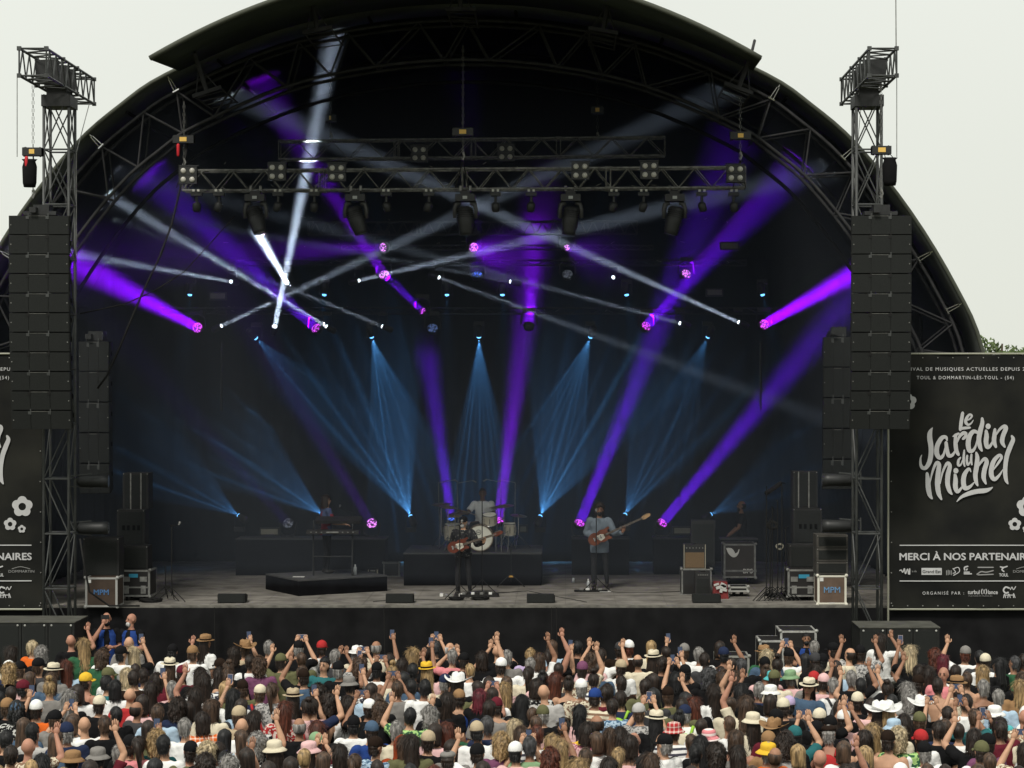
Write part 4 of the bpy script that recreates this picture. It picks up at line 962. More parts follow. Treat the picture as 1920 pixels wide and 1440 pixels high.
# floor monitors along the stage edge
for px, lb in ((430, 'left'), (747, 'left of the singer'), (1013, 'right of the singer'), (1326, 'in front of the amplifiers')):
    s = 95; c = P(px, 1133, s); c.y += .25; t = thing('floor_monitor', 'black wedge floor monitor on the stage edge, '+lb, 'monitor speaker', c, 'floor monitors')
    w_ = .27; m = MB(); pr = [(-.02, 0), (.34, 0), (.40, .12), (.16, .17), (-.02, .17)]
    vs = [(c.x-w_, c.y+y, c.z+z+.005) for y, z in pr]+[(c.x+w_, c.y+y, c.z+z+.005) for y, z in pr]
    m.add(vs, [tuple(range(5)), tuple(range(9, 4, -1))]+[(i, 5+i, 5+(i+1) % 5, (i+1) % 5) for i in range(5)]); m.build('cabinet', BOXM, t)
    MB().bb((c.x-w_+.02, c.y-.035, c.z+.015), (c.x+w_-.02, c.y-.022, c.z+.16)).build('grille', GRILLE, t)
    MB().bb((c.x+w_+.001, c.y+.02, c.z+.01), (c.x+w_+.02, c.y+.1, c.z+.15)).build('handle', RUBBER, t)
# risers and black boxes under the floor lights
RIS = mat('black riser cloth', (.006, .006, .007), .9, spec=.05, noise_=.3, scale=3, bump=.4, bscale=4); RTOP = mat('riser top', (.05, .05, .05), .7, noise_=.3, scale=5)
def riser(x0, x1, yt, yb, dep, label, name='riser', cat='riser', s=None):
    a, b = px_box(x0, x1, yt, yb, s, dep); t = thing(name, label, cat, ((a.x+b.x)/2, (a.y+b.y)/2, a.z)); MB().bb(a, (b.x, b.y, b.z-.03)).build('skirt', RIS, t)
    MB().bb((a.x-.01, a.y-.01, b.z-.028), (b.x+.01, b.y+.01, b.z)).build('top', RTOP, t); return t
riser(757, 1015, 1037, 1098, 2.35, 'wide black drum riser behind the singer')
riser(442, 722, 1010, 1079, .9, 'long black box carrying floor lights behind the keyboards', 'lighting_box', 'box')
riser(1072, 1180, 1009, 1078, .8, 'black box carrying floor lights behind the bass player', 'lighting_box', 'box')
riser(1226, 1340, 1009, 1077, .8, 'black box carrying floor lights behind the amplifiers', 'lighting_box', 'box')
t = thing('riser', 'low black riser under the keyboards, set at an angle', 'riser', (-5, 46.5, ZS))
A = P(498, 1105, 88.5); Bc = P(560, 1118, 91.5); Cc = P(726, 1108, 89.2); D = A+(Cc-Bc)
for q in (A, Bc, Cc, D): q.z = ZS+.003
up = V((0, 0, .3)); MB().add([A, Bc, Cc, D, A+up, Bc+up, Cc+up, D+up], [(0, 3, 2, 1), (4, 5, 6, 7), (0, 1, 5, 4), (1, 2, 6, 5), (2, 3, 7, 6), (3, 0, 4, 7)]).build('skirt', RIS, t)
MB().add([q+V((0, 0, z)) for z in (.302, .33) for q in (A, Bc, Cc, D)], [(0, 3, 2, 1), (4, 5, 6, 7), (0, 1, 5, 4), (1, 2, 6, 5), (2, 3, 7, 6), (3, 0, 4, 7)]).build('top', RTOP, t)
ZK = ZS+.333

# drum kit
S0 = 86.3; DZ = Z_(1037, 86.9)
dk = thing('drum_kit', 'pale drum kit with white bass drum and many cymbals on the riser', 'drum kit', (X_(900, S0), Y_(S0), DZ))
HEAD = mat('drum head', (.82, .80, .70), .6, noise_=.08, scale=6); SHELL = mat('cream drum shell', (.55, .50, .40), .35, spec=.5, noise_=.1); CYM = mat('cymbal bronze', (.30, .22, .10), .3, metal=.7)
def drum(c, ax, r, h, shell=SHELL, hd=HEAD):
    c, ax = V(c), V(ax).normalized(); d = MB().chain([(c-ax*h/2, r), (c+ax*h/2, r)], 24).build('drum', shell, dk)
    MB().chain([(c-ax*(h/2+.004), r*.93), (c-ax*(h/2+.010), r*.93)], 24).build('drum_head', hd, d); MB().chain([(c+ax*(h/2+.004), r*.93), (c+ax*(h/2+.010), r*.93)], 24).build('drum_head', hd, d)
    for s_ in (-1, 1):
        m = MB(); u = ax.orthogonal().normalized(); w_ = ax.cross(u); e = c+ax*s_*h/2
        m.chain([(e+(u*math.cos(6.283*i/24)+w_*math.sin(6.283*i/24))*(r+.006), .012) for i in range(25)], 5); m.build('hoop', CHROME if r < .25 else mat('dark hoop', (.10, .07, .05), .4), d, smooth=True)
    m = MB(); 
    for i in range(8):
        q = (u*math.cos(6.283*i/8)+w_*math.sin(6.283*i/8))*(r+.012); m.bar(c+q-ax*h*.25, c+q+ax*h*.25, .009, 5)
    m.build('lug', CHROME, d); return d
bd = V((X_(900, S0), Y_(S0)+.15, DZ+.30)); drum(bd, (0, 1, 0), .28, .36)
m = MB(); c = (bd.x-.03, bd.y-.2, bd.z+.13); m.add([(c[0]+(.05+.006)*math.cos(6.283*i/20), c[1], c[2]+(.05+.006)*math.sin(6.283*i/20)) for i in range(20)]+[(c[0]+.046*math.cos(6.283*i/20), c[1], c[2]+.046*math.sin(6.283*i/20)) for i in range(20)], [(i, (i+1) % 20, 20+(i+1) % 20, 20+i) for i in range(20)]); m.bb((c[0]-.03, c[1]-.002, c[2]-.008), (c[0]+.03, c[1], c[2]+.008)); m.build('emblem', RUBBER, dk)
drum((X_(918, 85.5), Y_(85.5), Z_(974, 85.5)), (0, -.25, 1), .155, .22); drum((X_(956, 85), Y_(85)+.1, Z_(993, 85)), (0, -.08, 1), .13, .26)
drum((X_(877, 84.5), Y_(84)+.2, Z_(990, 84.5)), (0, -.1, 1), .17, .15, CHROME); drum((X_(848, 85), Y_(85)+.1, Z_(998, 85)), (0, -.1, 1), .18, .34)
def cymbal(px, py, s, r, tilt=.12):
    c = P(px, py, s); q = Matrix.Rotation(tilt, 3, 'X') @ Matrix.Rotation(R.uniform(-.15, .15), 3, 'Y'); m = MB(); vs = []
    rr = [(.02, .03), (.05, .022), (r*.6, .010), (r, 0)]
    for a, z in rr: vs += [q @ V((a*math.cos(6.283*i/20), a*math.sin(6.283*i/20), z))+c for i in range(20)]
    m.add(vs, [(j*20+i, j*20+(i+1) % 20, (j+1)*20+(i+1) % 20, (j+1)*20+i) for j in range(3) for i in range(20)]); m.build('cymbal', CYM, dk, smooth=True)
    f = V((c.x, c.y, DZ)); m = MB(); m.bar(f+V((0, 0, .25)), c+V((0, 0, .04)), .011, 6)
    for a in (.3, 2.4, 4.5): m.bar(f+V((0, 0, .3)), f+V((math.cos(a)*.28, math.sin(a)*.28, .01)), .01, 5)
    m.build('stand', CHROME, dk)
for a in ((827, 946, 84, .22), (840, 951, 85.5, .2), (860, 963, 84.5, .25), (945, 949, 85, .22), (932, 951, 84, .18), (972, 967, 84.5, .2), (853, 968, 86, .16)): cymbal(*a)
m = MB()
for px, py in ((822, 905), (857, 906), (938, 904), (966, 905)):   # overhead mic booms
    f = P(px+R.uniform(-3, 3), 1030, 84); f.z = DZ; tp = P(px, py, 84); m.bar(f, tp, .009, 5); m.bar(tp, tp+V((.35 if px < 900 else -.3, 0, .06)), .008, 5); m.bar(tp+V((.35 if px < 900 else -.3, 0, .06)), tp+V((.43 if px < 900 else -.38, -.02, .02)), .018, 6)
tag(m.build('microphone_stand', DULL), 'thin overhead microphone booms standing round the drum kit', 'microphone stand')
m = MB()
for px in (845, 868, 930, 940, 952): f = P(px, 1034, 86.5); m.bar(f, P(px+R.uniform(-8, 8), 1000, 86.5), .008, 5); m.bar(P(px, 1004, 86.5), P(px+R.uniform(-14, 14), 996, 86.8), .007, 5)
m.build('microphone_clamp', DULL, dk)
t = thing('stool', 'round black drum stool behind the bass drum', 'stool', (X_(905, 83.6), Y_(83.6), DZ))
cst = V((X_(905, 83.6), Y_(83.6), DZ)); MB().chain([(cst+V((0, 0, .42)), .17), (cst+V((0, 0, .5)), .18)], 16).build('seat', RUBBER, t); m = MB(); m.bar(cst+V((0, 0, .2)), cst+V((0, 0, .42)), .02)
for a in (0, 2.1, 4.2): m.bar(cst+V((0, 0, .25)), cst+V((math.cos(a)*.25, math.sin(a)*.25, .01)), .012)
m.build('leg', CHROME, t)
# stage microphone stands
def micstand(px, yf, top, label, boom=None, mt=RUBBER, mic=True, tri=True):
    s = floor_s(yf); f = P(px, yf, s); tp = P(px, top, s); t = thing('microphone_stand', label, 'microphone stand', f)
    MB().bar(f+V((0, 0, .12)), tp, .011, 7).build('pole', mt, t)
    if tri:
        for a in (-.5, 1.6, 3.7): MB().bar(f+V((0, 0, .28)), f+V((math.cos(a)*.34, math.sin(a)*.34, .012)), .010, 5).build('leg', mt, t)
    else: MB().chain([(f, .14), (f+V((0, 0, .03)), .13)], 18).build('round_base', mt, t)
    e = tp
    if boom: e = tp+V(boom); MB().bar(tp-V(boom)*.3, e, .009, 6).build('boom', mt, t)
    if mic:
        d = V((0, .1, .03)); m = MB(); m.chain([(e, .013), (e+d, .017)], 8); m.ell(e+d*1.3, (.028, .03, .028), 10, 6); m.build('microphone', DULL, t, smooth=True)
    return t, e
micstand(862, 1122, 985, 'black stand with microphone right before the singer', (.03, .2, .03)); micstand(1118, 1108, 962, 'thin stand with microphone before the bass player', (0, .08, .02))
micstand(660, 1085, 962, 'boom stand with microphone by the keyboards', (-.28, .0, .12)); micstand(322, 1128, 985, 'slim microphone stand alone on the left of the stage', (.12, .1, 0)); micstand(310, 1126, 1060, 'short empty stand on the left of the stage', mic=False)
micstand(904, 1112, 940, 'stand with microphone in front of the small tom', (0, .1, 0), mic=False)
t, e = micstand(958, 1100, 1025, 'guitar stand with yellow collar right of the singer', mic=False); p = P(958, 1081, floor_s(1100)); MB().chain([(p-V((.05, 0, 0)), .022), (p+V((.05, 0, 0)), .022)], 8).build('collar', mat('yellow plastic', (.6, .33, .05), .5), t)
# rack of stands, cables and hanging cloth at the right wing
for k, (px, yt) in enumerate(((1437, 912), (1448, 950), (1458, 940), (1466, 905), (1473, 990), (1444, 975))):
    micstand(px, 1126, yt, ['tall black stand beside the right wing speakers, ' + w for w in ('leftmost', 'second', 'in the middle', 'tallest with a dark cloth', 'rightmost', 'with coiled cables')][k], (R.uniform(-.1, .1), .1, R.uniform(-.1, .1)), mic=False)
m = MB(); a = P(1437, 925, 93); b = P(1467, 905, 93); m.add([a, b, b+V((0, .4, .02)), a+V((0, .4, .02)), a-V((0, 0, .05)), b-V((0, 0, .05)), b+V((0, .4, -.03)), a+V((0, .4, -.03))], [(0, 1, 2, 3), (4, 7, 6, 5), (0, 4, 5, 1), (1, 5, 6, 2), (2, 6, 7, 3), (3, 7, 4, 0)]); tag(m.build('cloth', CLOTHK), 'dark cloth draped over the tall stands at the right wing', 'cloth')
def coil(px, py, s, r, label, n=5, mt=RUBBER, flat=True):
    c = P(px, py, s); m = MB(); pts = []
    for i in range(n*14):
        a = i*.45; rr = r*(1+.25*math.sin(i*.7)); pts.append((c+V((rr*math.cos(a)*1.3, rr*math.sin(a)*(1 if flat else .15), (.015*(i/14)+.012) if flat else rr*math.sin(a))), .011))
    m.chain(pts, 5); return tag(m.build('coiled_cable', mt, smooth=True), label, 'cable')
coil(1455, 1120, 92.5, .16, 'tangle of black cable at the feet of the right wing stands'); coil(1180, 1108, 89, .0, 'x', 1) if False else None
coil(1448, 985, 93, .07, 'coil of black cable hanging from a stand in the right wing', 6, RUBBER, False); coil(1462, 1025, 93, .05, 'small coil of pale cable standing for light patches low in the right wing', 3, mat('pale cable', (.22, .21, .17), .6), False)  # pale coil takes the place of background light seen between the stands
coil(900, 1126, 93, .12, 'black cable heap on the floor in front of the singer'); coil(855, 1127, 93.2, .10, 'small cable heap left of the pedalboard'); coil(282, 1130, 94, .15, 'cable heap beside the left latched flight case')
cable([(1110, 1107, 89.0), (1160, 1111, 89.9), (1220, 1111, 89.9), (1278, 1109, 89.5)], 'black cable lying on the floor from the bass player to the amplifiers', .010)
cable([(700, 1128, 93.9), (760, 1123, 92.7), (820, 1125, 93.2), (880, 1121, 92.2)], 'black cable lying on the floor left of the singer', .010)
cable([(930, 1112, 90.2), (990, 1108, 89.3), (1040, 1118, 91.5), (1100, 1129, 94.1)], 'black cable lying on the floor right of the singer', .010)
cable([(150, 1010, 97), (158, 1060, 97), (168, 1110, 97), (205, 1136, 96.5), (262, 1136, 96.2)], 'thick black cable running down the left tower to the deck', .02)
t = thing('pedalboard', 'pedalboard with small silver effect pedals at the feet of the singer', 'pedalboard', P(890, 1120, 92))
a, b = px_box(862, 935, 1113, 1120, 91.9, .32); MB().bb((a.x, a.y, ZS+.004), (b.x, b.y, ZS+.05)).build('board', LAM, t)
for k in range(8): x = a.x+.05+k*.09; MB().bb((x, a.y+.05, ZS+.052), (x+.065, a.y+.17, ZS+.09)).build('pedal', [DULL, RUBBER, WHT, LAM][k % 4], t)
t = thing('pedalboard', 'cluster of pedals and silver box left of the singer', 'pedalboard', P(842, 1118, 91.5))
for k in range(5): p = P(828+k*9, 1119-(k % 2)*3, 91.6); p.z = ZS+.003; MB().box(p+V((0, 0, .03)), (.07, .11, .055)).build('pedal', [WHT, DULL, DULL, LAM, WHT][k], t)
t = thing('pedalboard', 'flat pedalboard at the feet of the bass player', 'pedalboard', P(1110, 1109, 89.5)); p = P(1108, 1109, 89.5); p.z = ZS+.02; MB().box(p, (.7, .2, .03)).build('board', RUBBER, t)
for k in range(4): MB().box(p+V((-.2+k*.13, 0, .035)), (.08, .1, .035)).build('pedal', [DULL, WHT, RUBBER, DULL][k], t)
def sheetp(px, py, s, label): p = P(px, py, s); p.z += .006; return tag(MB().box(p, (.24, .17, .004), Matrix.Rotation(.2, 3, 'Z')).build('paper_sheet', WHT), label, 'paper')
sheetp(1134, 1109.5, 89.6, 'white set list sheet on the floor before the bass player'); p = P(560, 1082, 0+floor_s(1082, ZK)); tag(MB().box((p.x, p.y, ZK+.006), (.24, .15, .004)).build('paper_sheet', WHT), 'white sheet lying on the keyboard riser', 'paper')
for px, py, z, lb in ((1103, 1105, ZS, 'water bottle standing beside the bass player'), (666, 1078, ZK, 'water bottle standing on the keyboard riser'), (1075, 1093, ZS, 'small pale cup on the floor left of the bass player')):
    s = (py-VY)/(CH-z); c = P(px, py, s); h = .22 if 'bottle' in lb else .13; t = thing('bottle' if 'bottle' in lb else 'cup', lb, 'bottle' if 'bottle' in lb else 'cup', c)
    MB().chain([(c, .034), (c+V((0, 0, h*.7)), .034), (c+V((0, 0, h*.88)), .014)], 10).build('container', mat('clear plastic', (.35, .37, .38), .15, spec=.7), t, smooth=True)
    if h > .2: MB().chain([(c+V((0, 0, h*.885)), .016), (c+V((0, 0, h)), .016)], 8).build('cap', WHT, t)
# keyboards
t = thing('keyboard', 'upper keyboard on a two tier stand', 'keyboard'); p = P(635, 975, 89); 
t.location = p; MB().box(p, (.95, .30, .07), Matrix.Rotation(.25, 3, 'X')).build('case', LAM, t); MB().box(p+V((0, -.1, -.012)), (.8, .1, .03), Matrix.Rotation(.25, 3, 'X')).build('key', WHT, t); MB().box(p+V((-.05, .155, .06)), (.28, .01, .01)).build('display', WHT, t)
t = thing('keyboard', 'lower wider keyboard on a two tier stand', 'keyboard'); p = P(625, 997, 89.4); t.location = p
MB().box(p, (1.1, .32, .08)).build('case', LAM, t); MB().box(p+V((0, -.17, .0)), (.25, .02, .03)).build('display', DULL, t); m = MB()
for k in range(9): m.box(p+V((-.45+k*.11, -.165, .0)), (.03, .012, .02))
m.build('control', DULL, t)
t = thing('keyboard_stand', 'black stand under the two keyboards', 'stand', (p.x, p.y, ZK)); 
for sx_ in (-.42, .4): MB().bar((p.x+sx_, p.y, ZK), (p.x+sx_, p.y, p.z-.04), .02).build('leg', BLKM, t); MB().bar((p.x+sx_, p.y+.05, p.z-.04), (p.x+sx_, p.y+.1, p.z+.24), .015).build('upper_arm', BLKM, t)
MB().bar((p.x-.42, p.y, ZK+.4), (p.x+.4, p.y, ZK+.4), .015).build('crossbar', BLKM, t)
# small amp by the riser
amp(690, 708, 1068, 1086, 87.6, 'tiny amplifier lying on the end of the keyboard riser', GRILLE, .25, dep=.25)
riser(1352, 1421, 1010, 1019.5, .6, 'mixing desk on the tall flight case before the technician', 'mixing_desk', 'mixing desk', 85.2)
# ================= PEOPLE =================
def remesh(mb, vox, sm=2):
    me = mb.mesh('r'); recalc(me); o = bpy.data.objects.new('r', me); C.objects.link(o)
    md = o.modifiers.new('r', 'REMESH'); md.mode = 'VOXEL'; md.voxel_size = vox
    if sm: s_ = o.modifiers.new('s', 'SMOOTH'); s_.iterations = sm; s_.factor = .5
    dg = bpy.context.evaluated_depsgraph_get(); out = bpy.data.meshes.new_from_object(o.evaluated_get(dg)); bpy.data.objects.remove(o); bpy.data.meshes.remove(me)
    vs = [v.co.copy() for v in out.vertices]; fs = [tuple(p.vertices) for p in out.polygons]; bpy.data.meshes.remove(out)
    return vs, fs
ARMS = {  # (elbow, wrist, hand direction) for the right arm; x is mirrored for the left
    'd': ((.25, -.03, 1.16), (.27, .06, .93), (0, .3, -1)),
    'f': ((.25, .02, 1.15), (.10, .24, 1.18), (-1, .3, .1)),
    'P': ((.27, .22, 1.42), (.085, .40, 1.74), (-.25, .1, 1)),
    'p': ((.30, .18, 1.42), (.20, .34, 1.76), (-.1, .1, 1)),
    'U': ((.37, .12, 1.54), (.27, .22, 1.80), (.1, .1, 1)),
    'X': ((.30, .06, 1.70), (.19, .10, 1.95), (0, .05, 1)),
    'c': ((.32, .20, 1.42), (.07, .28, 1.69), (-.2, .1, 1)),
    'h': ((.36, .02, 1.55), (.13, .03, 1.80), (-1, 0, .2)),
    'g': ((.28, -.08, 1.18), (.08, .17, 1.08), (-.6, .1, -.3)),      # strumming
    'G': ((.33, .05, 1.17), (.52, .25, 1.22), (.2, .3, .6)),         # on a guitar neck
    'k': ((.24, .10, 1.16), (.16, .38, 1.12), (0, 1, -.2)),          # keyboard
    'D': ((.34, .14, 1.22), (.50, .36, 1.30), (.2, 1, .1)),          # drumming out
    'E': ((.26, .14, 1.18), (.14, .38, 1.16), (-.2, 1, -.1)),
    'a': ((.24, .22, 1.30), (.06, .20, 1.60), (-.3, 0, 1)),
    'l': ((.26, .06, 1.18), (.20, .30, .98), (0, .6, -.7)),
}
POSE = {'d': 'dd', 'P': 'PP', 'p': 'dp', 'q': 'pd', 'U': 'UU', 'R': 'dX', 'L': 'Xd', 'c': 'cc', 'h': 'hh', 'w': 'dU', 'v': 'Ud', 'f': 'ff'}  # (left, right)
def armpts(code, side):
    e, w_, h = ARMS[code]; return V((side*.195, 0, 1.43)), V((side*e[0], e[1], e[2])), V((side*w_[0], w_[1], w_[2])), V((side*h[0], h[1], h[2])).normalized()
LEGS0 = [((.095, 0, .93), (.10, .03, .50), (.105, -.02, .085)), ((-.095, 0, .93), (-.10, .03, .50), (-.105, -.02, .085))]
def rotz(v, a): v = V(v); return V((v.x*math.cos(a)-v.y*math.sin(a), v.x*math.sin(a)+v.y*math.cos(a), v.z))
def hand(mb, w_, d, side, curl, r=1.0):
    """palm and five fingers"""
    d = d.normalized(); n = V((0, 1, 0)); n = (n-d*n.dot(d)); n = n.normalized() if n.length > .3 else (V((0, 0, -1))-d*d.z*-1).normalized(); s_ = d.cross(n).normalized()
    if s_.x*side < 0: s_ = -s_
    q = Matrix((s_, n, d)).transposed()
    mb.ell(w_+d*.045, (.040*r, .017*r, .05*r), 8, 6, q)
    for k, (o, L) in enumerate(((-.030, .062), (-.010, .078), (.010, .073), (.029, .055))):
        a = w_+d*.082+s_*o; sp = s_*(o*.35); b = a+(d+sp*1).normalized()*L*.5+n*curl*.012; c = b+(d*(1-curl*.8)+n*curl).normalized()*L*.5
        mb.chain([(a-d*.01, .0095), (b, .0085), (c, .0065)], 5)
    t0 = w_+d*.02-s_*.032; mb.chain([(t0, .012), (t0+(d*.6-s_*.8).normalized()*.035, .0105), (t0+(d*1-s_*.5).normalized()*.065+n*.01, .008)], 5)
BODY = {}
def body_mesh(key, aL, aR, legs=LEGS0, hr=0, seat=0, curl=(.3, .3), detail=.0125, fem=False):
    if key in BODY: return BODY[key]
    m = MB()
    m.rings([(.86+seat, .155, .10, 0, 0), (.93+seat, .165, .11, 0, 0), (1.02+seat, .150, .10, 0, 0), (1.12+seat, .138, .095, 0, 0), (1.25+seat, .158, .108, 0, 0), (1.36+seat, .178, .11, 0, 0), (1.43+seat, .172, .088, 0, 0), (1.475+seat, .11, .065, 0, -.005), (1.50+seat, .06, .055, 0, -.005)], 18)
    S = V((0, 0, seat)); m.caps(V((0, -.008, 1.44))+S, V((0, .012, 1.58))+S, .056, .050, 12)
    c = V((0, 0, 1.665))+S; H = lambda v: rotz(v, hr)
    q = Matrix.Rotation(hr, 3, 'Z')
    m.ell(c+H((0, -.010, .018)), (.075, .092, .098), 18, 12, q); m.ell(c+H((0, .022, -.045)), (.056, .066, .066), 14, 10, q); m.ell(c+H((0, .045, -.085)), (.030, .032, .026), 10, 8, q)
    m.chain([(c+H((0, .088, .018)), .008), (c+H((0, .106, -.018)), .014), (c+H((0, .094, -.03)), .012)], 8)
    for s_ in (-1, 1): m.ell(c+H((s_*.078, -.006, -.004)), (.012, .022, .033), 8, 6, q)
    for side, code in ((-1, aL), (1, aR)):
        sh, e, w_, h = [x for x in armpts(code, side)]
        sh = sh+S; e = e+S; w_ = w_+S
        m.ell(sh+V((-side*.01, 0, -.005)), (.062, .062, .06), 12, 8); m.chain([(sh, .054), (sh.lerp(e, .45), .052), (e, .041)], 10); m.ell(e, (.042, .042, .042), 10, 6)
        m.chain([(e, .040), (e.lerp(w_, .28), .045), (e.lerp(w_, .75), .031), (w_, .028), (w_+h*.02, .028)], 10)
    for hp, kn, an in legs:
        hp, kn, an = V(hp), V(kn), V(an); m.ell(hp, (.088, .09, .09), 12, 8); m.chain([(hp, .088), (hp.lerp(kn, .5), .075), (kn, .056)], 12); m.ell(kn, (.057, .057, .057), 10, 8)
        m.chain([(kn, .055), (kn.lerp(an, .35), .058), (an, .040)], 12)
        f = V((kn.x-an.x, 0, 0))*0+V((0, 1, 0)); m.ell(an+V((0, .06, -.04)), (.045, .13, .042), 12, 8); m.ell(an+V((0, 0, -.03)), (.042, .05, .05), 10, 6)
    vs, fs = remesh(m, detail, 2)
    out = MB(); out.add(vs, fs); hz_ = legs[0][0][2]+.06
    mi = []
    for f in fs:
        z = sum(vs[i].z for i in f)/len(f); x = sum(vs[i].x for i in f)/len(f); y = sum(vs[i].y for i in f)/len(f)
        k = 0
        if z < hz_ and abs(x) < .21: k = 1
        if z < .10: k = 2
        if seat and z < hz_+.02 and abs(x) < .32: k = 1 if z > .1 else 2
        mi.append(k)
    out.m = mi
    for i, (side, code) in enumerate(((-1, aL), (1, aR))):
        sh, e, w_, h = armpts(code, side); out.mi = 0; hand(out, w_+S, h, side, curl[i])
    out.mi = 3
    for s_ in (-1, 1):
        out.ell(c+H((s_*.030, .078, .012)), (.012, .010, .008), 8, 6, q); out.ell(c+H((s_*.030, .084, .032)), (.018, .007, .005), 8, 4, q)
    out.mi = 4; out.ell(c+H((0, .088, -.052)), (.022, .008, .007), 8, 4, q)
    me = out.mesh('body'); me.polygons.foreach_set('use_smooth', [True]*len(me.polygons))
    for _ in range(5): me.materials.append(None)
    BODY[key] = me; return me
SHIRT = {}
def shirt_mesh(key, kind_, aL, aR, seat=0, vox=.016, length=.86, open_=False):
    k = (key, kind_)
    if k in SHIRT: return SHIRT[k]
    m = MB(); S = V((0, 0, seat)); g = .014 if kind_ != 'h' else .028
    top = [(1.43+seat, .174+g, .090+g, 0, 0), (1.478+seat, .115+g, .066+g, 0, -.005), (1.497+seat, .07, .062, 0, -.005)]
    if kind_ == 'k': top = [(1.40+seat, .15+g, .10+g, 0, -.002), (1.43+seat, .13, .09, 0, -.002)]
    m.rings([(length+seat, .172+g, .125+g, 0, 0), (.95+seat, .170+g, .118+g, 0, 0), (1.10+seat, .150+g, .105+g, 0, 0), (1.25+seat, .162+g, .112+g, 0, 0), (1.36+seat, .180+g*.8, .113+g, 0, 0)]+top, 20)
    for side, code in ((-1, aL), (1, aR)):
        sh, e, w_, h = armpts(code, side); sh = sh+S; e = e+S; w_ = w_+S
        if kind_ == 'k': m.chain([(V((side*.10, .0, 1.36))+S, .045), (V((side*.105, -.0, 1.45))+S, .030), (V((side*.09, 0, 1.475))+S, .022)], 8)
        else:
            m.ell(sh+V((-side*.01, 0, -.005)), (.066+g, .066+g, .064+g), 12, 8)
            if kind_ == 't': m.chain([(sh, .055+g), (sh.lerp(e, .35), .056+g), (sh.lerp(e, .68), .058+g)], 12)
            else:
                m.chain([(sh, .055+g), (sh.lerp(e, .5), .052+g), (e, .044+g)], 12); m.ell(e, (.045+g, .045+g, .045+g), 10, 6); m.chain([(e, .044+g), (e.lerp(w_, .5), .042+g), (e.lerp(w_, .93), .032+g)], 12)
    if kind_ == 'h': m.ell(V((0, -.085, 1.47))+S, (.10, .07, .07), 12, 8)
    vs, fs = remesh(m, vox, 1)
    for v in vs:   # folds
        n = noise.noise(V((v.x*7, v.y*7+v.z*5, v.z*4)))+.6*noise.noise(V((v.x*16, v.z*13, v.y*16))); d = V((v.x, v.y, 0)); d = d.normalized() if d.length > .01 else d
        v += d*n*.018
    o = MB(); o.add(vs, fs); me = o.mesh('shirt'); me.polygons.foreach_set('use_smooth', [True]*len(me.polygons)); me.materials.append(None); SHIRT[k] = me; return me
# hair and hats (head centre 0,0,1.665)
def shell(rings_, n=44, rough=.0, freq=30, face=True, seed=0, strand=True):
    """hair surface: rings (z, rx, ry, cy); locks run down it, the hem is ragged, the front below the hairline is pulled inside the head"""
    vs = []; zb = rings_[0][0]; zt = 1.70
    for z, rx, ry, cy in rings_:
        for k in range(n):
            t = 2*math.pi*k/n; x, y = math.cos(t), math.sin(t); f = 1
            if face and y > .28 and z < 1.735 - .03*(1-y): f = .55
            dn = max(0, min(1, (zt-z)/max(zt-zb, .01)))
            if strand: nn = (noise.noise(V((x*6+seed, y*6, z*2.2)))*1.2+noise.noise(V((x*14+seed, y*14+z*3, z*3)))*1.0)*rough*(.35+dn)+noise.noise(V((x*1.6+seed, y*1.6, z*5)))*rough*.7*(.3+dn)
            else: nn = noise.noise(V((x*3+seed, y*3, z*freq*.3)))*rough*1.2+noise.noise(V((x*7+seed, y*7, z*freq)))*rough*1.1
            zz = z+(noise.noise(V((x*4+seed, y*4, 7)))*.07*dn**3 if (zt-zb) > .25 else noise.noise(V((x*6+seed, y*6, 7)))*.02*dn)
            vs.append(V((x*rx*f*(1+nn), cy*(1 if f == 1 else 0)+y*ry*f*(1+nn), zz)))
    m = MB(); L = len(rings_); fs = [(i*n+k, i*n+(k+1) % n, (i+1)*n+(k+1) % n, (i+1)*n+k) for i in range(L-1) for k in range(n)]
    fs.append(tuple((L-1)*n+k for k in range(n))); fs.append(tuple(range(n-1, -1, -1))); m.add(vs, fs); return m
def dome(z0, z1, rx, ry, cy=0, n=9, p=2):
    out = []
    for i in range(n):
        t = i/(n-1); z = z0+(z1-z0)*t; k = max(.04, (1-t**p))**(1/p); out.append((z, rx*k, ry*k, cy))
    return out
def lower(zt, zb, rx0, ry0, rx1, ry1, cy0, cy1, n=8):
    out = []
    for i in range(n):
        t = i/(n-1); z = zb+(zt-zb)*t; u = t**.7; out.append((z, rx1+(rx0-rx1)*u, ry1+(ry0-ry1)*u, cy1+(cy0-cy1)*u))
    return out[:-1]
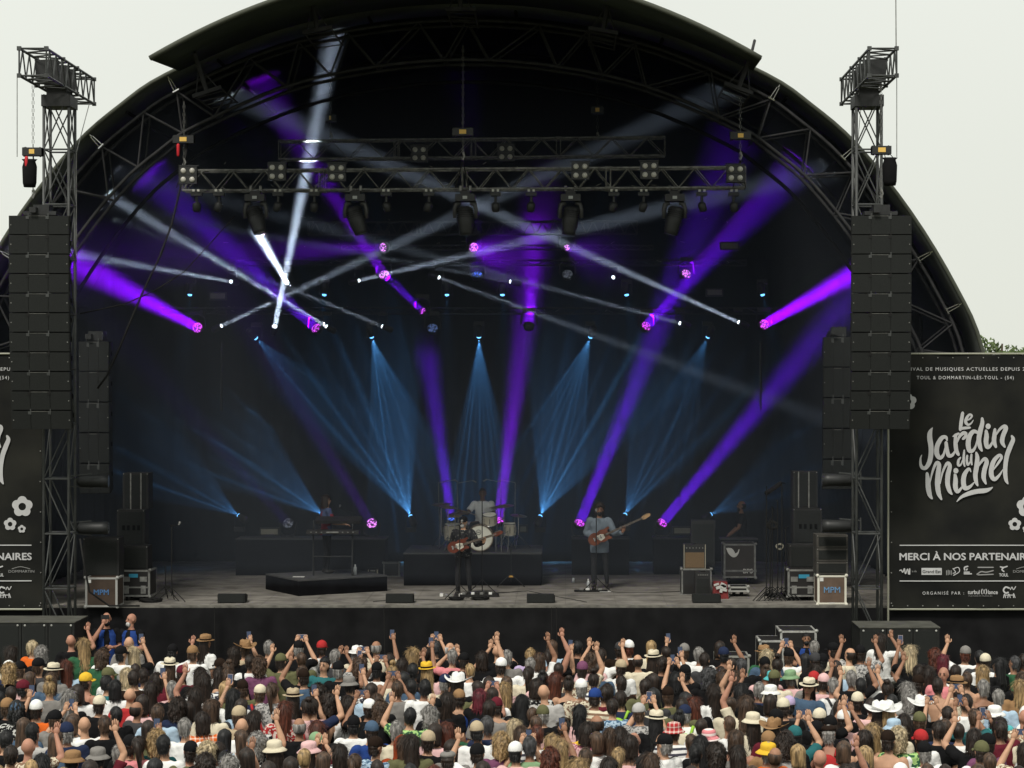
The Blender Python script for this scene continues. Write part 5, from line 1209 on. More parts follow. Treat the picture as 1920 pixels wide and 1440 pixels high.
def hairs():
    H = {}
    for sd in (0, 1, 2, 3):
        q = str(sd)
        H['s'+q] = shell(lower(1.69, 1.585, .084, .102, .058, .06, -.012, -.022, 6)+dome(1.69, 1.792+sd*.006, .084, .102, -.012), rough=.09, seed=sd*5)
        H['m'+q] = shell(lower(1.70, 1.51, .092, .108, .088, .085, -.014, -.03)+dome(1.70, 1.800, .092, .108, -.014), rough=.12, seed=1+sd*5)
        H['l'+q] = shell(lower(1.70, 1.22+sd*.055, .091, .106, .098-.012*(sd%2), .040, -.016, -.098, 14)+dome(1.70, 1.802, .093, .108, -.016), rough=.17, seed=2+sd*5)
        H['c'+q] = shell(lower(1.70, 1.52, .108, .120, .09, .085, -.014, -.03, 9)+dome(1.70, 1.83, .110, .124, -.012, 10), rough=.26, seed=3+sd*5, strand=False)
        p = shell(lower(1.69, 1.60, .083, .100, .058, .06, -.012, -.022, 6)+dome(1.69, 1.795, .084, .102, -.012), rough=.04, seed=4+sd)
        p.chain([((0, -.095, 1.73), .022), ((0, -.135, 1.735), .034), ((.01, -.155, 1.66), .040), ((.015, -.14, 1.55), .034), ((.02, -.13, 1.42), .022), ((.02, -.125, 1.36), .008)], 10); H['p'+q] = p
        u = shell(lower(1.69, 1.60, .083, .100, .058, .06, -.012, -.022, 6)+dome(1.69, 1.795, .084, .102, -.012), rough=.04, seed=6+sd)
        u.ell((0, -.075 if sd % 2 else -.04, 1.79 if sd % 2 else 1.83), (.048, .045, .042), 12, 8); H['u'+q] = u
    f = shell([(1.59, .06, .065, -.022), (1.62, .078, .09, -.016), (1.66, .084, .101, -.013), (1.70, .084, .101, -.012), (1.712, .076, .092, -.012), (1.715, .05, .06, -.012)], rough=.05); H['f0'] = H['f1'] = H['f2'] = H['f3'] = f
    return H
HAIR = {}
HR = random.Random(11)
def wisps(m, k):
    """loose locks lying on and standing off the hair surface"""
    base = [V(v) for v in m.v if V((v[0], v[1]+.01, 0)).length > .05 or v[2] > 1.76]; base = [v for v in base if not (v.y > .03 and v.z < 1.735)]
    if k[0] == 'f' or not base: return
    n, L, w_, out = {'s': (300, .045, .005, .005), 'm': (420, .09, .0055, .008), 'l': (560, .14, .0055, .009), 'c': (640, .045, .0075, .018), 'p': (260, .06, .005, .007), 'u': (260, .05, .005, .009)}[k[0]]
    for _ in range(n):
        p = HR.choice(base)+V((HR.gauss(0, .004), HR.gauss(0, .004), HR.gauss(0, .004))); c = V((0, -.01, min(p.z, 1.70))); nn = (p-c).normalized()
        d = V((0, 0, -1))-nn*(-nn.z); d = d.normalized() if d.length > .15 else V((HR.gauss(0, 1), HR.gauss(0, 1), 0)).normalized()
        s_ = nn.cross(d).normalized(); d = (d+s_*HR.gauss(0, .9 if k[0] == 'c' else .22)).normalized(); l = L*HR.uniform(.5, 1.2); o = HR.uniform(.2, 1)*out; a = p-nn*.004
        q = p+d*l*.5+nn*o; r = p+d*l+nn*o*HR.uniform(-.4, 1.6)
        m.add([a-s_*w_*.5, a+s_*w_*.5, q-s_*w_*.5, q+s_*w_*.5, r], [(0, 1, 3, 2), (2, 3, 4)])
def wisps_low(m, k):
    q = MB(); q.v = [v if v[2] < 1.70 else (v[0]*.93, v[1]*.93, v[2]-.012) for v in m.v]; q.f = list(m.f); q.m = list(m.m); n0 = len(q.v)
    src = MB(); src.v = [v for v in q.v if v[2] < 1.66] or q.v[:1]
    t = MB(); t.v = list(src.v); wisps(t, k); b = len(src.v); q.add(t.v[b:], [tuple(i-b for i in f) for f in t.f]); return q
for k, m in hairs().items():
    mh = wisps_low(m, k).mesh('hair'); mh.polygons.foreach_set('use_smooth', [True]*len(mh.polygons)); mh.materials.append(None); HAIR['h'+k] = mh
    wisps(m, k)
    me = m.mesh('hair'); me.polygons.foreach_set('use_smooth', [True]*len(me.polygons)); me.materials.append(None); HAIR[k] = me
def hatm():
    H = {}
    def cap(back=False):
        m = MB(); m.rings([(z, rx, ry, 0, cy) for z, rx, ry, cy in [(1.688, .088, .106, -.010)]+dome(1.70, 1.808, .089, .107, -.010, 8, 2.3)], 20); m.ell((0, -.01, 1.808), (.01, .01, .006), 6, 4)
        s_ = -1 if back else 1; n = 14; vs = []
        for r_ in (0, 1):
            for i in range(n+1):
                t = math.pi*(.12+.76*i/n); vs.append((math.cos(t)*.088, s_*(math.sin(t)*(.095+(.085 if r_ else 0)))-.01, 1.705-(.022 if r_ else 0)-.012*abs(math.cos(t))))
        vs += [(x, y, z-.006) for x, y, z in vs]; N = n+1; fs = []
        for i in range(n): fs += [(i, i+1, N+i+1, N+i), (2*N+i, 3*N+i, 3*N+i+1, 2*N+i+1), (N+i, N+i+1, 3*N+i+1, 3*N+i), (i, 2*N+i, 2*N+i+1, i+1)]
        fs += [(0, N, 3*N, 2*N), (n, 2*N+n, 3*N+n, N+n)]
        m.add(vs, fs); return m
    H['C'] = cap(); H['B'] = cap(True)
    def brimmed(z0, z1, rx, ry, top, w_, droop, p=2.5, pinch=0, curl=0, n=28):
        m = MB(); rr = [(z0, rx, ry, -.008)]+[(z, a, b, c) for z, a, b, c in dome(z0+.01, z1, rx, ry, -.008, 8, p)]
        vs = []; 
        for z, a, b, c in rr:
            for k in range(n):
                t = 2*math.pi*k/n; zz = z
                if pinch: zz -= pinch*max(0, 1-abs(a*math.cos(t))/.03)*(1 if z > z0+(z1-z0)*.7 else 0)
                vs.append((a*math.cos(t)*(1), c+b*math.sin(t), zz))
        L = len(rr); m.add(vs, [(i*n+k, i*n+(k+1) % n, (i+1)*n+(k+1) % n, (i+1)*n+k) for i in range(L-1) for k in range(n)]+[tuple((L-1)*n+k for k in range(n))])
        vs = []
        for u, dz in ((0, 0), (.5, 0), (1, 0), (1, -.006), (.5, -.006), (0, -.006)):
            for k in range(n):
                t = 2*math.pi*k/n; q = u*w_; vs.append(((rx+q)*math.cos(t), -.008+(ry+q)*math.sin(t), z0+.004-droop*u+dz+curl*u*u*abs(math.cos(t))**2))
        m.add(vs, [(i*n+k, i*n+(k+1) % n, ((i+1) % 6)*n+(k+1) % n, ((i+1) % 6)*n+k) for i in range(6) for k in range(n)]); return m
    H['K'] = brimmed(1.705, 1.795, .092, .108, 0, .055, .045, 4)
    H['S'] = brimmed(1.72, 1.825, .090, .106, 0, .058, .008, 5, pinch=.025, curl=.012)
    H['W'] = brimmed(1.725, 1.85, .092, .112, 0, .105, .012, 4.5, pinch=.04, curl=.075)
    m = MB(); m.rings([(1.69, .088, .106, 0, -.01)]+[(z, a, b, 0, c) for z, a, b, c in dome(1.70, 1.812, .091, .108, -.01, 8, 2.4)], 20); H['N'] = m
    m = MB(); m.rings([(z, a, b, 0, c) for z, a, b, c in [(1.47, .13, .11, -.02), (1.54, .10, .10, -.02), (1.62, .10, .115, -.02)]+dome(1.68, 1.825, .104, .122, -.015, 8, 2.2)], 20); H['H'] = m
    for k in ('F',): H[k] = MB().ell((0, .012, 1.735), (.098, .125, .050), 18, 10)   # flat cap
    return H
HAT = {}
for k, m in hatm().items():
    me = m.mesh('hat'); me.polygons.foreach_set('use_smooth', [True]*len(me.polygons)); me.materials.append(None); recalc(me); HAT[k] = me
bm_ = MB(); n = 28; bm_.add([((.0925+.0)*math.cos(6.283*k/n)*1.01, -.008+.1085*math.sin(6.283*k/n)*1.01, z) for z in (1.727, 1.75) for k in range(n)], [(k, (k+1) % n, n+(k+1) % n, n+k) for k in range(n)])
BAND = bm_.mesh('hat_band'); BAND.materials.append(None)
COL = {'k': ('black', (.009, .009, .010)), 'h': ('charcoal', (.045, .045, .048)), 'n': ('dark brown', (.018, .011, .008)), 'N': ('brown', (.055, .032, .020)), 'y': ('blond', (.27, .18, .085)), 'Y': ('pale blond', (.40, .32, .20)),
       'g': ('grey', (.20, .19, .18)), 'G': ('light grey', (.40, .39, .38)), 'r': ('auburn', (.08, .022, .012)), 'w': ('white', (.74, .74, .73)), 'W': ('cream', (.62, .56, .43)), 'R': ('red', (.38, .030, .032)), 'd': ('burgundy', (.11, .015, .025)),
       'b': ('navy', (.018, .026, .060)), 'B': ('blue', (.02, .05, .20)), 's': ('pale blue', (.36, .48, .60)), 'e': ('beige', (.42, .34, .23)), 'o': ('orange', (.60, .12, .02)), 'v': ('olive', (.11, .11, .055)), 'V': ('green', (.03, .10, .05)), 't': ('teal', (.025, .12, .13)),
       'T': ('turquoise', (.09, .42, .44)), 'p': ('pink', (.62, .22, .24)), 'P': ('pale pink', (.66, .42, .42)), 'q': ('purple', (.16, .06, .12)), 'a': ('yellow', (.68, .42, .04)), 'z': ('rust', (.30, .055, .018)), 'S': ('slate blue', (.06, .10, .16)), 'L': ('lime green', (.28, .50, .06)), 'x': ('tan', (.27, .16, .08)), 'A': ('lavender', (.45, .36, .56)), 'M': ('sage green', (.20, .32, .18))}
def cloth(code):
    nm, c = COL[code[0]]
    if len(code) == 1: return mat(nm+' cloth', c, .9, spec=.08, noise_=.10, scale=6, bump=.9, bscale=11)
    c2 = {'w': (.05, .05, .07), 'k': (.5, .5, .48), 'B': (.6, .62, .6), 'R': (.6, .5, .45), 'p': (.8, .7, .68), 'o': (.7, .6, .5), 'P': (.35, .1, .15), 'G': (.12, .12, .12), 's': (.06, .12, .2), 'V': (.35, .55, .2), 'W': (.2, .12, .08)}.get(code[0], (.6, .58, .52))
    return {'f': lambda: two(nm+' floral cloth', c, c2, 'vor', 26, .52), 'j': lambda: two(nm+' striped cloth', c, c2, 'stripe', 14, .2), 'x': lambda: two(nm+' checked cloth', c, c2, 'check', 18, .6)}[code[1]]()
def hairmat(code):
    nm, c = COL[code]
    k = nm+' hair'
    if k in MC: return MC[k]
    m = mat(k, c, .55, spec=.35); t = m.node_tree; b = t.nodes['Principled BSDF']; tc_ = t.nodes.new('ShaderNodeTexCoord'); mp = t.nodes.new('ShaderNodeMapping'); mp.inputs['Scale'].default_value = (26, 26, 4)
    n_ = t.nodes.new('ShaderNodeTexNoise'); n_.inputs['Scale'].default_value = 1.5; n_.inputs['Detail'].default_value = 4; t.links.new(tc_.outputs['Object'], mp.inputs[0]); t.links.new(mp.outputs[0], n_.inputs['Vector'])
    r = t.nodes.new('ShaderNodeMapRange'); r.inputs[1].default_value = .35; r.inputs[2].default_value = .65; r.inputs[3].default_value = .38; r.inputs[4].default_value = 1.65; t.links.new(n_.outputs[0], r.inputs[0])
    q = t.nodes.new('ShaderNodeVectorMath'); q.operation = 'SCALE'; q.inputs[0].default_value = c; t.links.new(r.outputs[0], q.inputs['Scale']); t.links.new(q.outputs[0], b.inputs['Base Color'])
    bp = t.nodes.new('ShaderNodeBump'); bp.inputs['Strength'].default_value = .8; bp.inputs['Distance'].default_value = .01; t.links.new(n_.outputs[0], bp.inputs['Height']); t.links.new(bp.outputs[0], b.inputs['Normal'])
    return m
SKIN = {'1': mat('fair skin', (.46, .265, .17), .6, spec=.3, noise_=.12, scale=9), '2': mat('tanned skin', (.28, .145, .09), .6, spec=.3, noise_=.12, scale=9), '3': mat('sunburnt skin', (.38, .19, .13), .6, spec=.3, noise_=.12, scale=9), '4': mat('brown skin', (.15, .075, .045), .6, spec=.3, noise_=.1, scale=9)}
EYE = mat('dark eye', (.02, .015, .012), .4); LIP = mat('lips', (.26, .09, .075), .5); TRO = [mat('dark trousers', (.02, .02, .024), .9), mat('denim', (.05, .08, .14), .9), mat('khaki trousers', (.2, .17, .11), .9)]; SHOE = mat('dark shoes', (.03, .028, .026), .6)
def setm(o, mats):
    for i, m in enumerate(mats):
        o.material_slots[i].link = 'OBJECT'; o.material_slots[i].material = m
def part(name, me, mats, parent, sc_=None):
    o = bpy.data.objects.new(name, me); C.objects.link(o); o.parent = parent; setm(o, mats); return o
HN = {'s': 'short', 'm': 'chin-length', 'l': 'long', 'c': 'curly', 'p': 'ponytailed', 'u': 'bun-tied', 'f': 'balding', 'b': ''}
HT = {'C': 'cap', 'B': 'cap', 'K': 'bucket hat', 'S': 'straw hat', 'W': 'wide-brimmed hat', 'N': 'beanie', 'H': 'hood', 'F': 'flat cap'}
ST = {'t': 'T-shirt', 'k': 'tank top', 'h': 'long-sleeved top', 'n': 'bare back'}
phone_me = None
PHK = mat('phone case', (.012, .012, .014), .4, spec=.5); PHW = mat('pale phone case', (.5, .4, .38), .4); SCR = mat('phone screen', (.02, .03, .06), .15, spec=.6, emis=(.06, .10, .22), estr=.2)
def phone(root, L, land, desc, k):
    t = thing('phone', desc, 'phone', root.matrix_basis @ V(L), 'phones held up by the crowd', rz=root.rotation_euler.z)
    w_, h = (.155, .078) if land else (.078, .155); m = MB(); m.box((0, 0, 0), (w_, .009, h)); m.box((w_*.33, .006, h*.33), (.022, .004, .022)); m.build('case', PHK if k % 5 else PHW, t, fix=False)
    MB().box((0, -.0055, 0), (w_-.008, .002, h-.008)).build('screen', SCR, t, fix=False)
    for ch in t.children: ch.location = (0, 0, 0)
    return t
# crowd: zoomed x, zoomed y of the head top, head, top garment, pose, turn
CR = {0: '''90 375 l.n t.k|235 320 s.Y t.o d >|380 390 c.g t.k|30 500 C.w t.b|100 540 c.y t.k|210 505 C.k t.k d bp|320 465 C.k t.h d >|415 525 S.W.N t.g|590 500 l.r t.s|650 265 b t.k w|750 310 l.y t.V|860 420 c.N t.V|960 380 s.n t.w|1080 290 b t.g|1080 365 C.k t.w d >|1215 370 l.Y t.k p|1440 355 C.k t.w w|1455 475 S.W.N t.n d|1690 365 C.x t.w d|1775 270 S.x.n t.w d >|740 590 C.a.n k.k d >|975 555 C.v.g t.w d >|1100 565 m.Y t.W|890 635 s.k t.t d >|1025 660 m.k t.w|1285 575 s.n t.w|1360 600 m.n t.d|1540 540 C.d t.d|1680 560 l.n t.k|220 665 C.d t.k d >|440 670 u.y t.g|400 600 m.N t.S|520 750 l.g t.k|60 810 C.x t.k d bp|215 840 C.S.kc t.kf d|330 830 C.w t.o q|800 800 C.W t.k|1070 735 b t.R|1150 850 f.n t.h d >|1520 675 s.g t.k|1310 680 l.n t.P p|1800 600 l.n t.wf|1690 720 l.n t.k L|1510 840 c.n t.b|1360 880 s.N t.s|1020 890 s.k t.k d <|900 990 s.N t.k|460 930 C.k t.g P|790 975 b t.w d|1640 1000 s.g t.w|1810 840 m.N t.W|1790 950 m.n t.ox|10 1100 s.k t.k|210 1170 b t.Wf w|340 1040 s.k t.G|600 1270 K.x t.k|860 1240 K.g t.d R|1080 1230 s.g t.w|1270 1150 p.n t.p p|1110 1130 C.k t.k|1400 1120 c.y t.t|1480 1150 s.k t.w|1580 1190 C.k t.v|1770 1210 c.Y t.k|450 1310 l.k t.k|1720 1330 c.n t.k|620 1030 C.b t.b|30 1230 s.n t.k|1230 580 s.n t.n''',
380: '''230 375 m.n t.k|350 335 W.x t.e p|545 325 s.g t.k|820 325 C.k t.k P|1045 320 C.R.n t.w|1090 405 s.g t.h c|1335 370 S.w.g t.W|1515 325 f.g t.W p|1780 385 l.y t.k p|100 475 C.n.n t.w d <|425 445 s.n t.w d bp|540 475 c.N t.q|270 500 u.N t.k|710 440 C.v t.v v|1005 475 s.k t.t d F|800 540 s.N t.k v|930 560 C.n t.S|1200 505 C.k t.k p|1310 480 c.N t.k|1410 440 l.k t.Gf P|1500 510 C.k t.w P|1620 540 u.y k.W|1700 480 m.n t.k w|1820 520 s.k t.k|90 560 l.n t.wf|170 560 m.N k.P d <|370 660 C.n t.v|265 740 l.k t.w q|450 710 C.W t.b d bR|640 690 p.N t.Gf|1320 630 K.g t.wf p|1400 830 C.w t.k P|1725 670 s.N t.g P|1840 665 s.k t.w|60 840 m.n t.h|265 890 N.e t.e|290 985 b t.w|415 930 l.n t.kf|690 850 l.r t.Rf|780 750 S.e.n t.k|850 830 u.n t.P p|965 830 s.n t.b w|1090 800 c.n t.k|1215 800 l.n k.w|1540 790 m.N t.k|1560 870 c.N t.k|1750 900 s.k t.Vf U|865 990 f.g t.k|1060 1020 l.r t.k|1300 970 C.k t.w|1425 1015 C.S.n t.B|1615 1025 s.g t.W|1490 1160 C.n.n t.sf d >|990 1110 C.M.n t.d|985 1185 K.P.n t.wf c|690 1175 K.W.n t.w|460 1135 c.g t.k R|160 1205 s.n t.w|1710 1150 H.z h.z|1230 1215 l.n t.k|325 1350 c.g t.k|1320 1310 p.N t.k|1830 1150 l.n t.v|110 1290 s.k t.k w|1010 720 c.n t.k|1600 430 s.n t.k''',
760: '''250 330 s.h t.k P|145 380 s.n t.k|410 335 f.G t.k|390 400 s.g t.p c|470 430 C.k t.k|230 515 S.a.y t.P|285 610 C.b t.W|420 620 W.w.n t.k|660 415 m.n t.k R|830 355 b t.k c|885 415 s.g t.g|775 470 C.w.n t.w|1070 385 p.y t.A|1040 470 s.g t.w|1025 550 p.n t.W|1220 400 s.N t.k p|1320 390 p.n k.k R|1145 430 m.N t.w R|1480 325 s.k t.k|1490 500 C.q.n t.Wf R|1600 440 c.N t.P|1700 400 s.n t.w U|1840 330 C.h t.n|1820 490 C.e t.w|1400 640 u.n k.k|1075 660 m.n t.kf|1190 600 u.k t.P|1290 600 l.r t.h|1270 700 b t.G|1560 655 C.w t.Wf|1615 740 C.B.n t.Wj|1650 610 u.n t.wj|1790 710 s.n t.k|490 750 C.x k.B|95 665 s.k t.w|270 815 C.k t.k|360 765 l.n t.k|625 750 m.d t.k P|895 690 l.y t.k|700 830 s.n t.g|830 820 C.d.n k.k|990 800 l.k t.k|1230 885 C.v t.k|1475 875 l.k t.P|1700 965 f.n t.b d <|1810 835 s.n t.sf|205 915 c.g t.h|425 1040 l.r k.W|570 1010 C.b t.V|700 1025 C.e.k t.w|760 980 s.h t.b|890 1015 m.Y t.k|980 1070 m.N t.N|1165 1070 s.r t.wj|1400 1010 u.n t.a|1500 1030 m.n t.Pf|135 1100 C.e.n t.k|760 1140 c.y t.q|670 1210 C.k t.w v|430 1275 F.g t.g|975 1210 C.w.k t.P P|1090 1170 s.h t.M|1325 1140 m.y t.k p|1430 1180 l.y t.k|1330 1285 c.r t.W|1545 1260 s.N t.k|1470 1350 l.y t.k|1700 1330 l.n t.k|1840 1080 l.N k.P|50 1150 l.N t.v|200 1400 m.r t.d''',
1140: '''165 315 C.w.r t.w|295 440 f.n t.W|395 410 S.W.n t.k|430 470 s.n t.k|635 350 C.g t.w q|835 380 s.g t.w|900 435 s.n t.h|1050 375 C.b.k k.k w|1225 475 s.h t.k|1385 370 S.x.y t.V|1385 400 l.Y t.S|1300 455 C.k t.k|1560 385 C.k t.w P|1765 330 s.g t.b|1515 480 u.n t.k|1840 430 C.k t.k|90 640 s.n t.n|20 710 s.n t.d|265 660 s.n t.v|680 530 C.k t.k P|520 480 s.k t.k p|820 570 c.h t.k|930 550 s.n t.k|1040 600 c.N t.k|1160 590 l.N t.k|1370 545 u.N t.P|1410 580 K.T t.p|1485 580 C.v.n t.W|1640 570 K.M t.P|1740 590 C.R.n t.g|1815 610 C.P t.P|1690 645 S.W.n t.S d F|580 715 C.n t.v w|630 600 m.k t.k|1160 690 l.k t.k L|1255 690 s.g t.b v|1410 705 K.w.n t.k|1540 800 C.A t.h|1590 825 C.W.n t.k|920 700 l.n t.w|800 810 l.r t.k|110 760 s.n t.b d bL|320 870 C.G t.Gf P|370 940 S.W.k t.k|680 885 C.b.g t.w d bL|570 820 s.n t.v|590 940 u.k t.W|1195 800 l.N t.W L|1225 935 K.W.n t.W|1480 920 C.k t.k|1400 1020 W.x.n t.d|1480 1110 C.x t.x|610 1025 K.Rx t.wj|930 1080 K.pj t.k|1080 1090 m.N k.g|395 1120 b t.k|290 1120 b t.P|500 1135 C.k.g t.w d <|105 1080 l.n k.P|190 1140 m.n k.P|95 1250 p.y t.x|690 1215 s.k t.kf|830 1160 l.k t.k|1000 1240 c.n t.k|1210 1240 l.n t.Gf|1390 1240 f.N t.k|1520 1160 c.n t.G|1690 1065 C.t t.t w|1845 905 C.W.n t.k w|270 1310 l.k t.k|400 1310 l.N t.k|1350 1195 K.a t.o|1590 1100 s.n t.k''',
1520: '''215 335 C.k.n t.W d <|300 385 f.n t.W d <|430 365 C.k.n t.Gf U|85 420 C.h t.k|930 370 l.Y t.k q|1060 410 c.r t.k|1150 450 m.d t.k|1310 370 C.g.r t.w v|1575 430 C.W t.w|1600 475 l.k t.k d <|1725 460 s.h t.V d <|1850 440 s.n t.w|90 540 l.n t.k|200 655 s.g t.w d bd|390 580 s.g t.k U|490 650 s.k t.k U|730 680 u.n t.G|815 690 l.g t.k|900 535 m.n t.k v|930 620 C.n.n k.k|1020 540 l.n t.k|1130 550 b t.p d F|1150 650 s.n n|1270 640 S.x.n t.W d <|1330 590 s.N n|1300 530 s.n t.w|1470 540 m.y t.k|1520 670 s.g k.k|1660 750 s.g t.s|1780 670 l.y t.x|1830 600 m.N t.k|370 760 C.W.n t.k|610 875 W.w.n t.k|735 870 W.w.y t.k|890 820 W.w.n t.k|880 770 c.g t.G|730 995 K.s.y t.W|850 960 l.n t.k|935 940 C.v.N t.k|1190 890 s.n t.k P|1300 790 s.n t.w P|1420 910 s.N t.t P|1650 870 K.w.n t.T|1640 985 m.n t.d|1820 920 b t.Wf|170 980 C.k t.k|360 930 C.w t.P P|190 1050 F.n.g n d bR|480 1090 m.n k.W|580 1050 l.y t.k|700 1105 C.n.n n|790 1090 c.Y t.Vf|985 1080 C.R.n t.w|1065 1030 s.n t.k|1155 1000 s.N t.b|1060 1200 C.k t.w|1345 1090 m.n t.k v|1500 1125 C.k.n t.q|1400 1185 C.v.n t.wj|1800 1200 m.n t.Wf P|120 1260 b t.g|240 1390 s.n t.k R|510 1355 s.k t.k|810 1385 C.w t.w|40 1010 C.k t.k P|1700 1020 s.n t.d P'''}
people = []
for x0, txt in CR.items():
    for e in txt.replace('\n', '|').split('|'):
        q = e.split(); px = x0+float(q[0])/4.645; py = 1130+float(q[1])/4.645; hd = q[2].split('.')
        people.append(dict(px=px, py=py, hd=hd, sh=q[3].split('.') if len(q) > 3 and q[3] != 'n' else ['n', ''], pose=q[4] if len(q) > 4 else 'd', turn=q[5] if len(q) > 5 else ''))
def hatword(p): h = p['hd']; return COL[h[1][0]][0]+(' striped' if h[1][1:] == 'j' else ' checked' if h[1][1:] == 'x' else '')+' '+HT[h[0]] if h[0] in HT else None
def hairword(p):
    h = p['hd']
    if h[0] == 'b': return 'shaved head'
    return (HN[h[0]]+' '+COL[h[1][0]][0]+' hair')
def shword(p):
    k, c = p['sh']
    if k == 'n': return 'bare back'
    return COL[c[0]][0]+{'': '', 'f': ' patterned', 'j': ' striped', 'x': ' checked'}[c[1:]]+' '+ST[k]
PW = {'d': '', 'P': ', both hands up with a phone', 'p': ', right hand up with a phone', 'q': ', left hand up with a phone', 'U': ', both arms raised', 'R': ', right arm straight up', 'L': ', left arm straight up', 'c': ', hands clasped overhead', 'w': ', right arm raised', 'v': ', left arm raised', 'h': '', 'f': ''}
for p in people:
    a = hatword(p) or hairword(p); p['key'] = a
    p['base'] = 'person with '+a+' and '+shword(p)
    if p['turn'] == 'F': p['base'] += ', facing the camera'
    elif p['turn'] in ('<', '>'): p['base'] += ', head turned '+('left' if p['turn'] == '<' else 'right')
    elif p['turn'].startswith('b'): p['base'] += ' under a '+{'p': 'black', 'R': 'red', 'L': 'lime green', 'd': 'dark'}[p['turn'][1:]]+' backpack'
    else: p['base'] += PW[p['pose']]
from collections import Counter
cb = Counter(p['base'] for p in people); ck = Counter(p['key'] for p in people); cs = Counter(shword(p) for p in people)
anch = [(p, 'the '+p['key']) for p in people if ck[p['key']] == 1]+[(p, 'the '+shword(p)) for p in people if cs[shword(p)] == 1 and ck[p['key']] > 1]
used = set(p['base'] for p in people if cb[p['base']] == 1)
for p in people:
    if cb[p['base']] == 1 and len(p['base'].replace('-', ' ').split()) <= 16: p['label'] = p['base']; continue
    if cb[p['base']] == 1: p['base'] = p['base'].replace(' with a phone', ''); p['label'] = p['base']; continue
    b = p['base'].replace('person with ', 'person with ').replace(' and ', ', ').replace(', both hands up with a phone', ' filming').replace('right hand up with a phone', 'filming').replace('left hand up with a phone', 'filming')
    for q, w_ in sorted(anch, key=lambda t: (t[0]['px']-p['px'])**2+((t[0]['py']-p['py'])*1.3)**2):
        if q is p: continue
        dx = q['px']-p['px']; dy = q['py']-p['py']
        rel = ('right of ' if dx < 0 else 'left of ') if abs(dx) > abs(dy) else ('in front of ' if dy < 0 else 'behind ')
        l = b+', '+rel+w_
        if l not in used and len(l.replace('-', ' ').split()) <= 16: used.add(l); p['label'] = l; break
    else:
        for q, w_ in sorted(anch, key=lambda t: (t[0]['px']-p['px'])**2+((t[0]['py']-p['py'])*1.3)**2):
            if q is p: continue
            dx = q['px']-p['px']; dy = q['py']-p['py']
            rel = ('right of ' if dx < 0 else 'left of ') if abs(dx) > abs(dy) else ('in front of ' if dy < 0 else 'behind ')
            l = 'person with '+p['key']+', '+rel+w_
            if l not in used and len(l.split()) <= 15: break
        used.add(l); p['label'] = l
PHU = set()
def phlabel(p):
    b = 'phone held up by the person with '+p['key']
    for l in (b, b+' and '+shword(p), 'phone filming, held by the '+p['label'].replace('person with ', 'person with ').replace(', both hands up with a phone', '').replace(', right hand up with a phone', '').replace(', left hand up with a phone', '').replace(' filming', '')):
        if l not in PHU and (l != b or ck[p['key']] == 1): break
    w_ = l.split()
    if len(l.replace('-', ' ').split()) > 16: l = l.replace('phone filming, held by the person with', 'phone of person with')
    if len(l.replace('-', ' ').split()) > 16: l = l.replace(' and ', ', ').replace('phone of person with', 'phone of')
    PHU.add(l); return l
MAXC = 400
people.sort(key=lambda p: p['py'])
PB = random.Random(3); cnt = 0; LIM = len(people)
HFIX = 1.775
